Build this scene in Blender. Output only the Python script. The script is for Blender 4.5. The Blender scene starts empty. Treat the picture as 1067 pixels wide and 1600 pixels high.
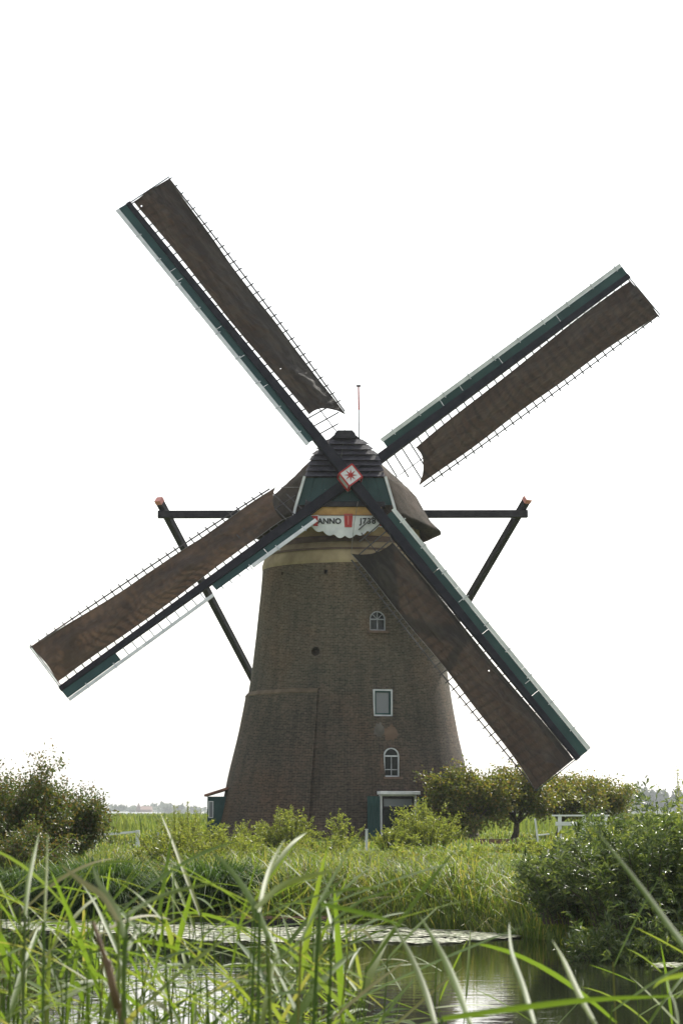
import bpy, bmesh, math, random
import numpy as np
from mathutils import Vector, Matrix, noise
random.seed(7); rng = np.random.default_rng(7)
R = math.radians; PI = math.pi
S = bpy.context.scene; COL = S.collection

# ------------------------------------------------------------------ camera, sky, sun, exposure
F = 3600.0; PITCH = math.atan(470.0 / F); CZ = 2.1
cd = bpy.data.cameras.new('camera'); cam = bpy.data.objects.new('camera', cd); COL.objects.link(cam)
cd.sensor_fit = 'VERTICAL'; cd.sensor_height = 36.0; cd.lens = 36.0 * F / 1600.0
cam.location = (0, 0, CZ); cam.rotation_euler = (PI / 2 + PITCH, 0, 0)
cd.clip_start = 0.05; cd.clip_end = 9000
cd.dof.use_dof = True; cd.dof.focus_distance = 80.0; cd.dof.aperture_fstop = 12.0
S.camera = cam

SUN_EL = R(44); SUN_AZ = R(27)          # azimuth from +Y (straight ahead) towards +X
sdir = Vector((math.cos(SUN_EL) * math.sin(SUN_AZ), math.cos(SUN_EL) * math.cos(SUN_AZ), math.sin(SUN_EL)))
W = bpy.data.worlds.new('World'); S.world = W; W.use_nodes = True
nt = W.node_tree; nt.nodes.clear()
sky = nt.nodes.new('ShaderNodeTexSky'); sky.sky_type = 'NISHITA'; sky.sun_disc = False
sky.sun_elevation = SUN_EL; sky.sun_rotation = SUN_AZ; sky.dust_density = 2.0; sky.air_density = 1.4
hs = nt.nodes.new('ShaderNodeHueSaturation'); hs.inputs['Saturation'].default_value = 0.22
bg = nt.nodes.new('ShaderNodeBackground'); bg.inputs['Strength'].default_value = 0.15
wo = nt.nodes.new('ShaderNodeOutputWorld')
nt.links.new(sky.outputs[0], hs.inputs['Color']); nt.links.new(hs.outputs[0], bg.inputs[0]); nt.links.new(bg.outputs[0], wo.inputs[0])
sl = bpy.data.lights.new('sun', 'SUN'); sl.energy = 5.0; sl.angle = R(0.9); sl.color = (1.0, 0.95, 0.86)
so = bpy.data.objects.new('sun', sl); COL.objects.link(so); so.rotation_euler = sdir.to_track_quat('Z', 'Y').to_euler()
S.view_settings.view_transform = 'Standard'; S.view_settings.look = 'None'
S.view_settings.exposure = 0.62; S.view_settings.gamma = 1.0; S.view_settings.use_curve_mapping = False

def ray(px, py):
    d = Vector(((px - 533.5) / F, 1.0, (800 - py) / F))
    c, s = math.cos(PITCH), math.sin(PITCH)
    return Vector((d.x, c * d.y - s * d.z, s * d.y + c * d.z))
def at(px, py, Y):
    d = ray(px, py); k = Y / d.y
    return Vector((d.x * k, Y, CZ + d.z * k))
def zat(py, Y): return at(533.5, py, Y).z
def xat(px, Y, py=1270): return at(px, py, Y).x

# ------------------------------------------------------------------ materials
MATS = {}
def newmat(name):
    m = bpy.data.materials.new(name); m.use_nodes = True; MATS[name] = m
    t = m.node_tree; b = t.nodes['Principled BSDF']; return m, t, b
def nn(t, typ, **kw):
    n = t.nodes.new(typ)
    for k, v in kw.items(): setattr(n, k, v)
    return n
def ramp(t, stops):
    n = t.nodes.new('ShaderNodeValToRGB'); e = n.color_ramp.elements
    while len(e) < len(stops): e.new(0.5)
    for i, (p, c) in enumerate(stops): e[i].position = p; e[i].color = (*c, 1)
    return n
def noisemat(name, c1, c2, scale=3.0, rough=0.7, bump=0.2, bscale=30, spec=0.3, stretch=(1, 1, 1), c3=None, detail=6, metal=0):
    m, t, b = newmat(name); L = t.links.new
    tc = nn(t, 'ShaderNodeTexCoord'); mp = nn(t, 'ShaderNodeMapping'); mp.inputs['Scale'].default_value = stretch
    L(tc.outputs['Object'], mp.inputs[0])
    n = nn(t, 'ShaderNodeTexNoise'); n.inputs['Scale'].default_value = scale; n.inputs['Detail'].default_value = detail
    L(mp.outputs[0], n.inputs['Vector'])
    st = [(0.32, c1), (0.68, c2)] if c3 is None else [(0.3, c1), (0.5, c3), (0.7, c2)]
    r = ramp(t, st); L(n.outputs['Fac'], r.inputs[0]); L(r.outputs[0], b.inputs['Base Color'])
    n2 = nn(t, 'ShaderNodeTexNoise'); n2.inputs['Scale'].default_value = bscale; n2.inputs['Detail'].default_value = 5
    L(mp.outputs[0], n2.inputs['Vector'])
    bp = nn(t, 'ShaderNodeBump'); bp.inputs['Strength'].default_value = bump; bp.inputs['Distance'].default_value = 0.02
    L(n2.outputs['Fac'], bp.inputs['Height']); L(bp.outputs[0], b.inputs['Normal'])
    b.inputs['Roughness'].default_value = rough; b.inputs['Specular IOR Level'].default_value = spec; b.inputs['Metallic'].default_value = metal
    return m
def leafmat(name, cols, transl=0.4, rough=0.5, spec=0.4, tcol=None):
    """per-leaf colour variation, thin translucent leaf"""
    m, t, b = newmat(name); L = t.links.new
    g = nn(t, 'ShaderNodeNewGeometry'); r = ramp(t, [(i / (len(cols) - 1), c) for i, c in enumerate(cols)])
    oi = nn(t, 'ShaderNodeObjectInfo'); ad = nn(t, 'ShaderNodeMath', operation='ADD'); fr = nn(t, 'ShaderNodeMath', operation='FRACT')
    L(g.outputs['Random Per Island'], ad.inputs[0]); L(oi.outputs['Random'], ad.inputs[1]); L(ad.outputs[0], fr.inputs[0])
    L(fr.outputs[0], r.inputs[0]); L(r.outputs[0], b.inputs['Base Color'])
    b.inputs['Roughness'].default_value = rough; b.inputs['Specular IOR Level'].default_value = spec
    tr = nn(t, 'ShaderNodeBsdfTranslucent'); mx = nn(t, 'ShaderNodeMixShader'); mx.inputs[0].default_value = transl
    mc = nn(t, 'ShaderNodeMixRGB', blend_type='MULTIPLY'); mc.inputs[0].default_value = 1; mc.inputs[2].default_value = (*(tcol or (1.6, 1.5, 0.75)), 1)
    L(r.outputs[0], mc.inputs[1]); L(mc.outputs[0], tr.inputs[0])
    L(b.outputs[0], mx.inputs[1]); L(tr.outputs[0], mx.inputs[2]); L(mx.outputs[0], t.nodes['Material Output'].inputs[0])
    return m

noisemat('dark_timber', (0.014, 0.013, 0.018), (0.035, 0.031, 0.036), 4, 0.6, 0.3, 40, stretch=(1, 6, 1))
noisemat('stock_paint', (0.010, 0.010, 0.017), (0.022, 0.021, 0.030), 3, 0.65, 0.2, 30, spec=.15)
noisemat('tarred_board', (0.035, 0.033, 0.045), (0.10, 0.095, 0.115), 5, 0.55, 0.4, 50, stretch=(1, 1, 5))
noisemat('green_paint', (0.010, 0.042, 0.042), (0.020, 0.066, 0.062), 1.5, 0.45, 0.15, 30, c3=(0.013, 0.05, 0.05))
noisemat('white_paint', (0.55, 0.57, 0.58), (0.78, 0.79, 0.79), 2.5, 0.5, 0.15, 40)
noisemat('grey_white_paint', (0.42, 0.44, 0.46), (0.66, 0.68, 0.70), 2.5, 0.5, 0.15, 40)
noisemat('old_white_paint', (0.22, 0.23, 0.25), (0.40, 0.41, 0.43), 2.5, 0.6, 0.15, 40)
noisemat('ochre_paint', (0.40, 0.22, 0.07), (0.55, 0.33, 0.11), 4, 0.6, 0.2, 40)
noisemat('red_paint', (0.38, 0.03, 0.03), (0.5, 0.05, 0.045), 4, 0.5, 0.1, 40)
noisemat('pale_red_paint', (0.66, 0.26, 0.22), (0.75, 0.36, 0.32), 4, 0.5, 0.1, 40)
noisemat('lattice_wood', (0.05, 0.045, 0.045), (0.11, 0.10, 0.10), 4, 0.7, 0.2, 40)
noisemat('rope', (0.16, 0.15, 0.14), (0.26, 0.24, 0.22), 10, 0.8, 0.2, 90)
noisemat('black_letter', (0.012, 0.012, 0.012), (0.025, 0.025, 0.025), 10, 0.5, 0.1, 60)
noisemat('gold_letter', (0.16, 0.12, 0.06), (0.24, 0.18, 0.08), 10, 0.5, 0.1, 60)
noisemat('roof_tile', (0.16, 0.075, 0.055), (0.28, 0.14, 0.10), 6, 0.6, 0.3, 30)
noisemat('weathered_wood', (0.10, 0.055, 0.035), (0.20, 0.12, 0.08), 6, 0.7, 0.3, 60, stretch=(1, 5, 5))
noisemat('bark', (0.05, 0.04, 0.03), (0.13, 0.105, 0.08), 8, 0.85, 0.6, 30, stretch=(3, 3, 0.6))
noisemat('grey_stone', (0.25, 0.25, 0.24), (0.5, 0.5, 0.48), 6, 0.6, 0.3, 30)
noisemat('dry_reed', (0.09, 0.055, 0.03), (0.17, 0.11, 0.06), 20, 0.7, 0.3, 60, stretch=(4, 4, 0.5))
noisemat('interior_dark', (0.01, 0.01, 0.012), (0.02, 0.02, 0.022), 2, 0.8, 0.0, 10)
noisemat('curtain', (0.22, 0.23, 0.25), (0.34, 0.35, 0.37), 3, 0.8, 0.1, 20, stretch=(6, 6, 0.4))
noisemat('far_white', (0.55, 0.55, 0.55), (0.75, 0.75, 0.75), 0.2, 0.7, 0.0, 1)
noisemat('far_roof', (0.16, 0.08, 0.06), (0.22, 0.12, 0.09), 0.2, 0.7, 0.0, 1)
m, t, b = newmat('glass'); b.inputs['Base Color'].default_value = (0.012, 0.018, 0.018, 1); b.inputs['Roughness'].default_value = 0.08; b.inputs['Specular IOR Level'].default_value = 0.3
m, t, b = newmat('pale_glass'); b.inputs['Base Color'].default_value = (0.16, 0.175, 0.195, 1); b.inputs['Roughness'].default_value = 0.12; b.inputs['Specular IOR Level'].default_value = 0.6

def cloth_mat(name, k0, k1, k2, tl=.1):
    m, t, b = newmat(name); L = t.links.new
    tc = nn(t, 'ShaderNodeTexCoord'); mp = nn(t, 'ShaderNodeMapping'); mp.inputs['Scale'].default_value = (0.5, 0.9, 1); mp.inputs['Rotation'].default_value = (0, 0, 0.5)
    L(tc.outputs['Object'], mp.inputs[0])
    n = nn(t, 'ShaderNodeTexNoise'); n.inputs['Scale'].default_value = 0.8; n.inputs['Detail'].default_value = 9; n.inputs['Roughness'].default_value = 0.6
    oi = nn(t, 'ShaderNodeObjectInfo'); vs = nn(t, 'ShaderNodeVectorMath', operation='ADD'); L(mp.outputs[0], vs.inputs[0]); L(oi.outputs['Random'], vs.inputs[1])
    L(vs.outputs[0], n.inputs['Vector'])
    r = ramp(t, [(0.28, k0), (0.5, k1), (0.74, k2)])
    L(n.outputs['Fac'], r.inputs[0])
    # pale diagonal streaks paint the light on folds; same noise drives the bump
    mp2 = nn(t, 'ShaderNodeMapping'); mp2.inputs['Scale'].default_value = (0.5, 2.4, 1); mp2.inputs['Rotation'].default_value = (0, 0, 0.55); L(tc.outputs['Object'], mp2.inputs[0])
    n2 = nn(t, 'ShaderNodeTexNoise'); n2.inputs['Scale'].default_value = 1.3; n2.inputs['Detail'].default_value = 12; n2.inputs['Roughness'].default_value = 0.68; n2.inputs['Distortion'].default_value = 0.9; L(mp2.outputs[0], n2.inputs['Vector'])
    r2 = ramp(t, [(0.45, (0, 0, 0)), (0.72, (1, 1, 1))]); L(n2.outputs['Fac'], r2.inputs[0])
    mx = nn(t, 'ShaderNodeMixRGB'); mx.inputs[2].default_value = (0.10, 0.088, 0.075, 1)
    mm = nn(t, 'ShaderNodeMath', operation='MULTIPLY'); mm.inputs[1].default_value = 0.6; L(r2.outputs[0], mm.inputs[0]); L(mm.outputs[0], mx.inputs[0]); L(r.outputs[0], mx.inputs[1])
    L(mx.outputs[0], b.inputs['Base Color']); b.inputs['Roughness'].default_value = 0.75; b.inputs['Specular IOR Level'].default_value = 0.25
    bp = nn(t, 'ShaderNodeBump'); bp.inputs['Strength'].default_value = 0.8; bp.inputs['Distance'].default_value = 0.2; L(n2.outputs['Fac'], bp.inputs['Height']); L(bp.outputs[0], b.inputs['Normal'])
    tr = nn(t, 'ShaderNodeBsdfTranslucent'); tr.inputs[0].default_value = (0.13, 0.08, 0.05, 1)
    ms = nn(t, 'ShaderNodeMixShader'); ms.inputs[0].default_value = tl
    L(b.outputs[0], ms.inputs[1]); L(tr.outputs[0], ms.inputs[2]); L(ms.outputs[0], t.nodes['Material Output'].inputs[0])
cloth_mat('sail_canvas', (0.013, 0.012, 0.014), (0.024, 0.022, 0.021), (0.060, 0.051, 0.044)); cloth_mat('sunlit_canvas', (0.024, 0.019, 0.019), (0.085, 0.058, 0.043), (0.24, 0.145, 0.095), .2)  # second canvas has the sunlight on the lower left sail put into its colour

def thatch_mat():
    m, t, b = newmat('thatch'); L = t.links.new
    tc = nn(t, 'ShaderNodeTexCoord'); mp = nn(t, 'ShaderNodeMapping'); mp.inputs['Scale'].default_value = (9, 9, 2.2); L(tc.outputs['Object'], mp.inputs[0])
    n = nn(t, 'ShaderNodeTexNoise'); n.inputs['Scale'].default_value = 2.5; n.inputs['Detail'].default_value = 10; n.inputs['Roughness'].default_value = 0.75; L(mp.outputs[0], n.inputs['Vector'])
    n2 = nn(t, 'ShaderNodeTexNoise'); n2.inputs['Scale'].default_value = 0.9; n2.inputs['Detail'].default_value = 6; L(tc.outputs['Object'], n2.inputs['Vector'])
    r = ramp(t, [(0.3, (0.028, 0.023, 0.020)), (0.7, (0.088, 0.073, 0.063))]); L(n.outputs['Fac'], r.inputs[0])
    r2 = ramp(t, [(0.35, (0.6, 0.62, 0.55)), (0.65, (1.25, 1.15, 1.05))]); L(n2.outputs['Fac'], r2.inputs[0])
    mx = nn(t, 'ShaderNodeMixRGB', blend_type='MULTIPLY'); mx.inputs[0].default_value = 1; L(r.outputs[0], mx.inputs[1]); L(r2.outputs[0], mx.inputs[2])
    L(mx.outputs[0], b.inputs['Base Color']); b.inputs['Roughness'].default_value = 0.9; b.inputs['Specular IOR Level'].default_value = 0.1
    bp = nn(t, 'ShaderNodeBump'); bp.inputs['Strength'].default_value = 0.9; bp.inputs['Distance'].default_value = 0.06; L(n.outputs['Fac'], bp.inputs['Height']); L(bp.outputs[0], b.inputs['Normal'])
thatch_mat()

def brick_mat():
    """round tower: courses follow height and angle; object origin on the axis"""
    m, t, b = newmat('brickwork'); L = t.links.new
    tc = nn(t, 'ShaderNodeTexCoord'); sx = nn(t, 'ShaderNodeSeparateXYZ'); L(tc.outputs['Object'], sx.inputs[0])
    a = nn(t, 'ShaderNodeMath', operation='ARCTAN2'); L(sx.outputs['X'], a.inputs[0])
    ny = nn(t, 'ShaderNodeMath', operation='MULTIPLY'); ny.inputs[1].default_value = -1; L(sx.outputs['Y'], ny.inputs[0]); L(ny.outputs[0], a.inputs[1])
    u = nn(t, 'ShaderNodeMath', operation='MULTIPLY'); u.inputs[1].default_value = 4.2; L(a.outputs[0], u.inputs[0])
    cb = nn(t, 'ShaderNodeCombineXYZ'); L(u.outputs[0], cb.inputs['X']); L(sx.outputs['Z'], cb.inputs['Y'])
    # slightly wavering courses
    nw = nn(t, 'ShaderNodeTexNoise'); nw.inputs['Scale'].default_value = 0.8; L(cb.outputs[0], nw.inputs['Vector'])
    va = nn(t, 'ShaderNodeVectorMath', operation='MULTIPLY_ADD'); L(nw.outputs['Color'], va.inputs[0]); va.inputs[1].default_value = (0.08, 0.08, 0); L(cb.outputs[0], va.inputs[2])
    br = nn(t, 'ShaderNodeTexBrick'); br.inputs['Scale'].default_value = 1.0; br.inputs['Brick Width'].default_value = 0.21; br.inputs['Row Height'].default_value = 0.062
    br.inputs['Mortar Size'].default_value = 0.009; br.inputs['Mortar Smooth'].default_value = 0.3; br.inputs['Bias'].default_value = 0.0
    br.inputs['Color1'].default_value = (0.047, 0.040, 0.035, 1); br.inputs['Color2'].default_value = (0.095, 0.076, 0.064, 1); br.inputs['Mortar'].default_value = (0.118, 0.108, 0.092, 1)
    L(va.outputs[0], br.inputs['Vector'])
    # large patches: grey-olive growth, rust-red repair, pale lime
    n1 = nn(t, 'ShaderNodeTexNoise'); n1.inputs['Scale'].default_value = 0.35; n1.inputs['Detail'].default_value = 8; n1.inputs['Roughness'].default_value = 0.6; L(cb.outputs[0], n1.inputs['Vector'])
    r1 = ramp(t, [(0.34, (0.78, 0.84, 0.84)), (0.5, (1.0, 1.0, 0.98)), (0.68, (1.22, 1.03, 0.92))]); L(n1.outputs['Fac'], r1.inputs[0])
    mx = nn(t, 'ShaderNodeMixRGB', blend_type='MULTIPLY'); mx.inputs[0].default_value = 1; L(br.outputs['Color'], mx.inputs[1]); L(r1.outputs[0], mx.inputs[2])
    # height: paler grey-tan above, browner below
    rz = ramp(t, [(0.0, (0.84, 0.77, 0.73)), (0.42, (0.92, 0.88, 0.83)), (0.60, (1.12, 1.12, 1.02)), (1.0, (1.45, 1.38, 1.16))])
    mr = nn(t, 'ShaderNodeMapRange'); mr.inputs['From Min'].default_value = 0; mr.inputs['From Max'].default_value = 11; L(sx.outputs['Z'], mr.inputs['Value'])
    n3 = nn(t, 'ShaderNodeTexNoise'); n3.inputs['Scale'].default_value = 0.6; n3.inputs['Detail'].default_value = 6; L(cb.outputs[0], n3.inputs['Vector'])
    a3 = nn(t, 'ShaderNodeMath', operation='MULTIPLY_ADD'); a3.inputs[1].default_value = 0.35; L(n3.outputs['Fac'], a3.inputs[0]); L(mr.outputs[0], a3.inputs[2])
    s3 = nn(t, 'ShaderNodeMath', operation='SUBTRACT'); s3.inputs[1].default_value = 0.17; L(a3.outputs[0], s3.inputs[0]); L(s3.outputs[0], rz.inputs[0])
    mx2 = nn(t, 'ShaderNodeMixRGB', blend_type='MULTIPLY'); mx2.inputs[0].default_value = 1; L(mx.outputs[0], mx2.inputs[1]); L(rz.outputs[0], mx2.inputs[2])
    # dark drip streaks down the wall
    mp = nn(t, 'ShaderNodeMapping'); mp.inputs['Scale'].default_value = (2.2, 0.22, 1); L(cb.outputs[0], mp.inputs[0])
    n4 = nn(t, 'ShaderNodeTexNoise'); n4.inputs['Scale'].default_value = 1.2; n4.inputs['Detail'].default_value = 7; L(mp.outputs[0], n4.inputs['Vector'])
    r4 = ramp(t, [(0.30, (0.74, 0.74, 0.75)), (0.5, (1.0, 1.0, 1.0)), (0.74, (1.15, 1.12, 1.08))]); L(n4.outputs['Fac'], r4.inputs[0])
    mx3 = nn(t, 'ShaderNodeMixRGB', blend_type='MULTIPLY'); mx3.inputs[0].default_value = 1; L(mx2.outputs[0], mx3.inputs[1]); L(r4.outputs[0], mx3.inputs[2])
    # fine single-brick speckle
    n5 = nn(t, 'ShaderNodeTexNoise'); n5.inputs['Scale'].default_value = 9; n5.inputs['Detail'].default_value = 3; L(cb.outputs[0], n5.inputs['Vector'])
    r5 = ramp(t, [(0.3, (0.7, 0.7, 0.7)), (0.7, (1.35, 1.32, 1.28))]); L(n5.outputs['Fac'], r5.inputs[0])
    mx4 = nn(t, 'ShaderNodeMixRGB', blend_type='MULTIPLY'); mx4.inputs[0].default_value = 1; L(mx3.outputs[0], mx4.inputs[1]); L(r5.outputs[0], mx4.inputs[2])
    L(mx4.outputs[0], b.inputs['Base Color']); b.inputs['Roughness'].default_value = 0.85; b.inputs['Specular IOR Level'].default_value = 0.2
    bp = nn(t, 'ShaderNodeBump'); bp.inputs['Strength'].default_value = 0.5; bp.inputs['Distance'].default_value = 0.02; bp.invert = True
    L(br.outputs['Fac'], bp.inputs['Height']); L(bp.outputs[0], b.inputs['Normal'])
brick_mat()
noisemat('tan_render', (0.26, 0.20, 0.12), (0.44, 0.35, 0.21), 1.6, 0.8, 0.3, 18)
noisemat('tan_band', (0.11, 0.075, 0.055), (0.19, 0.13, 0.095), 3, 0.8, 0.3, 18)
noisemat('ochre_render', (0.36, 0.24, 0.11), (0.52, 0.38, 0.20), 1.6, 0.8, 0.3, 18)
noisemat('bare_brick', (0.09, 0.06, 0.045), (0.17, 0.115, 0.08), 2.5, 0.9, 0.4, 22)
noisemat('ledge_brick', (0.06, 0.05, 0.035), (0.17, 0.125, 0.08), 2.0, 0.9, 0.5, 14)
noisemat('lime_patch', (0.09, 0.082, 0.07), (0.15, 0.135, 0.115), 3, 0.9, 0.4, 22)

def ground_mat():
    m, t, b = newmat('meadow'); L = t.links.new
    tc = nn(t, 'ShaderNodeTexCoord'); n = nn(t, 'ShaderNodeTexNoise'); n.inputs['Scale'].default_value = 0.08; n.inputs['Detail'].default_value = 12; n.inputs['Roughness'].default_value = 0.7
    L(tc.outputs['Object'], n.inputs['Vector'])
    r = ramp(t, [(0.3, (0.055, 0.085, 0.02)), (0.5, (0.085, 0.12, 0.03)), (0.7, (0.12, 0.14, 0.045))]); L(n.outputs['Fac'], r.inputs[0]); L(r.outputs[0], b.inputs['Base Color'])
    b.inputs['Roughness'].default_value = 0.9; b.inputs['Specular IOR Level'].default_value = 0.1
    n2 = nn(t, 'ShaderNodeTexNoise'); n2.inputs['Scale'].default_value = 5; n2.inputs['Detail'].default_value = 6; L(tc.outputs['Object'], n2.inputs['Vector'])
    bp = nn(t, 'ShaderNodeBump'); bp.inputs['Strength'].default_value = 0.8; bp.inputs['Distance'].default_value = 0.15; L(n2.outputs['Fac'], bp.inputs['Height']); L(bp.outputs[0], b.inputs['Normal'])
ground_mat()
def water_mat():
    m, t, b = newmat('canal_water'); L = t.links.new
    b.inputs['Base Color'].default_value = (0.012, 0.014, 0.008, 1); b.inputs['Roughness'].default_value = 0.02; b.inputs['IOR'].default_value = 1.33; b.inputs['Specular IOR Level'].default_value = 0.5
    tc = nn(t, 'ShaderNodeTexCoord')
    mp = nn(t, 'ShaderNodeMapping'); mp.inputs['Scale'].default_value = (0.6, 1.4, 1); L(tc.outputs['Object'], mp.inputs[0])
    n = nn(t, 'ShaderNodeTexNoise'); n.inputs['Scale'].default_value = 2.2; n.inputs['Detail'].default_value = 4; n.inputs['Roughness'].default_value = 0.55; L(mp.outputs[0], n.inputs['Vector'])
    bp = nn(t, 'ShaderNodeBump'); bp.inputs['Strength'].default_value = 0.10; bp.inputs['Distance'].default_value = 0.04; L(n.outputs['Fac'], bp.inputs['Height']); L(bp.outputs[0], b.inputs['Normal'])
water_mat()
leafmat('reed_leaf', [(0.056, 0.105, 0.016), (0.106, 0.168, 0.026), (0.163, 0.210, 0.046), (0.094, 0.137, 0.039), (0.10, 0.16, 0.03), (0.08, 0.14, 0.02), (0.12, 0.18, 0.03), (0.20, 0.19, 0.08)], 0.5, 0.5, 0.3)
leafmat('bank_grass', [(0.046, 0.078, 0.016), (0.085, 0.140, 0.027), (0.143, 0.190, 0.041), (0.221, 0.202, 0.074)], 0.5, 0.5, 0.35)
leafmat('weed_leaf', [(0.052, 0.092, 0.020), (0.098, 0.149, 0.031), (0.156, 0.196, 0.049), (0.208, 0.161, 0.070)], 0.45, 0.45, 0.4)
leafmat('pale_reed', [(0.08, 0.12, 0.03), (0.12, 0.165, 0.045), (0.16, 0.19, 0.06)], 0.4, 0.6, 0.2)
leafmat('dark_sedge', [(0.024, 0.054, 0.016), (0.041, 0.084, 0.021), (0.068, 0.114, 0.029)], 0.35, 0.55, 0.2)
leafmat('dark_shrub_leaf', [(0.038, 0.065, 0.018), (0.060, 0.094, 0.024), (0.098, 0.109, 0.030), (0.135, 0.087, 0.039)], 0.35, 0.45, 0.35)
leafmat('orchard_leaf', [(0.055, 0.075, 0.017), (0.088, 0.116, 0.024), (0.143, 0.154, 0.036), (0.187, 0.132, 0.048)], 0.45, 0.45, 0.45)
leafmat('willow_leaf', [(0.036, 0.061, 0.022), (0.072, 0.115, 0.035), (0.160, 0.203, 0.072)], 0.38, 0.38, 0.6)
leafmat('osier_leaf', [(0.101, 0.137, 0.026), (0.157, 0.200, 0.042), (0.213, 0.231, 0.072)], 0.5, 0.45, 0.45)
leafmat('lily_pad', [(0.20, 0.24, 0.11), (0.45, 0.45, 0.34), (0.56, 0.54, 0.45), (0.09, 0.15, 0.035), (0.30, 0.30, 0.2)], 0.0, 0.35, 1.0)  # the pale tones paint the sky's sheen into the leaf colour
leafmat('far_leaf', [(0.035, 0.05, 0.02), (0.05, 0.07, 0.03)], 0.2, 0.7, 0.2)

# ------------------------------------------------------------------ object helpers
def tag(o, label=None, cat=None, group=None, kind=None):
    if label: o['label'] = label
    if cat: o['category'] = cat
    if group: o['group'] = group
    if kind: o['kind'] = kind
    return o
def link(name, me, parent=None, loc=None, mat=None):
    o = bpy.data.objects.new(name, me); COL.objects.link(o)
    if parent is not None: o.parent = parent
    if loc is not None: o.location = loc
    if mat and me is not None and len(me.materials) == 0: me.materials.append(MATS[mat])
    return o
def thing(name, label, cat, loc=(0, 0, 0), rz=0, group=None):
    o = bpy.data.objects.new(name, None); COL.objects.link(o); o.location = loc; o.rotation_euler = (0, 0, rz); o.empty_display_size = 0.3
    return tag(o, label, cat, group)
def mesh_np(name, verts, faces_flat, nside, mat, smooth=False):
    """verts (N,3); faces as int array (M,nside)"""
    verts = np.asarray(verts, np.float32); f = np.asarray(faces_flat, np.int32).reshape(-1, nside)
    me = bpy.data.meshes.new(name); me.vertices.add(len(verts)); me.vertices.foreach_set('co', verts.ravel())
    me.loops.add(f.size); me.loops.foreach_set('vertex_index', f.ravel())
    me.polygons.add(len(f)); me.polygons.foreach_set('loop_start', np.arange(len(f), dtype=np.int32) * nside)
    me.update(calc_edges=True)
    if smooth: me.polygons.foreach_set('use_smooth', np.ones(len(f), bool))
    if mat: me.materials.append(MATS[mat])
    return me
class MB:
    def __init__(s): s.v = []; s.f = []
    def add(s, vs, fs):
        k = len(s.v); s.v += [tuple(v) for v in vs]; s.f += [tuple(i + k for i in f) for f in fs]
    def hexa(s, p):   # 8 corners: bottom 4 ccw, top 4 ccw
        s.add(p, [(3, 2, 1, 0), (4, 5, 6, 7), (0, 1, 5, 4), (1, 2, 6, 5), (2, 3, 7, 6), (3, 0, 4, 7)])
    def box(s, x0, x1, y0, y1, z0, z1):
        s.hexa([(x0, y0, z0), (x1, y0, z0), (x1, y1, z0), (x0, y1, z0), (x0, y0, z1), (x1, y0, z1), (x1, y1, z1), (x0, y1, z1)])
    def bar(s, a, b, w, h=None, w2=None, up=(0, 0, 1)):
        a = Vector(a); b = Vector(b); h = h or w; k = (w2 / w) if w2 else 1.0
        d = (b - a).normalized(); x = d.cross(Vector(up))
        if x.length < 1e-3: x = d.cross(Vector((1, 0, 0)))
        x.normalize(); y = x.cross(d)
        p = []
        for q, m in ((a, 1), (b, k)):
            for sx, sy in ((-1, -1), (1, -1), (1, 1), (-1, 1)): p.append(q + x * (sx * w * m / 2) + y * (sy * h * m / 2))
        s.hexa(p)
    def tube(s, pts, rads, n=6):
        rings = []
        prev = None
        k0 = len(s.v)
        for i, p in enumerate(pts):
            p = Vector(p); d = (Vector(pts[min(i + 1, len(pts) - 1)]) - Vector(pts[max(i - 1, 0)])).normalized()
            x = d.cross(Vector((0, 0, 1)));  x = x if x.length > 0.05 else d.cross(Vector((1, 0, 0)))
            x.normalize(); y = x.cross(d)
            for j in range(n):
                a = 2 * PI * j / n; s.v.append(tuple(p + (x * math.cos(a) + y * math.sin(a)) * rads[i]))
        for i in range(len(pts) - 1):
            for j in range(n):
                a = k0 + i * n + j; b = k0 + i * n + (j + 1) % n; s.f.append((a, b, b + n, a + n))
        s.f.append(tuple(k0 + j for j in range(n))[::-1]); s.f.append(tuple(k0 + (len(pts) - 1) * n + j for j in range(n)))
    def build(s, name, mat, parent=None, loc=None, smooth=False, bevel=0):
        me = bpy.data.meshes.new(name); me.from_pydata(s.v, [], s.f); me.update()
        if bevel:
            bm = bmesh.new(); bm.from_mesh(me); bmesh.ops.bevel(bm, geom=bm.edges[:], offset=bevel, segments=1, affect='EDGES'); bm.to_mesh(me); bm.free()
        if smooth: me.polygons.foreach_set('use_smooth', np.ones(len(me.polygons), bool))
        me.materials.append(MATS[mat]); return link(name, me, parent, loc)

# ------------------------------------------------------------------ ground, water
def smooth(x): x = np.clip(x, 0, 1); return x * x * (3 - 2 * x)
BX = [-400, -60, -20, -6, 0, 2.2, 3.6, 5.0, 7, 9, 14, 60, 400]; BY = [60, 52, 48.5, 46.2, 44.2, 41.6, 38.2, 35.0, 33.4, 32.8, 32, 30, 25]
def bankY(x): return np.interp(x, BX, BY) + 0.5 * np.sin(np.asarray(x) * 0.9) + 0.3 * np.sin(np.asarray(x) * 2.3 + 1)
def gz(x, y):
    x = np.asarray(x, float); y = np.asarray(y, float); d = y - bankY(x)
    z = -0.75 + 1.1 * smooth((d + 1.2) / 2.0) + 0.68 * smooth(d / 20.0)
    z = z + 0.05 * np.sin(x * 0.7 + y * 0.3) * smooth(d / 4) * (1 - smooth((y - 150) / 200))
    near = -0.75 + 1.2 * smooth((6.5 - y) / 5.0)
    return np.where(y < 20, near, z)
def gzf(x, y): return float(gz(x, y))
xs = np.unique(np.concatenate([np.linspace(-2400, -60, 30), np.linspace(-60, -24, 30), np.linspace(-24, 24, 120), np.linspace(24, 60, 30), np.linspace(60, 2400, 30)]))
ys = np.unique(np.concatenate([np.linspace(-50, 20, 30), np.linspace(20, 60, 110), np.linspace(60, 130, 60), np.linspace(130, 3250, 50)]))
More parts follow.
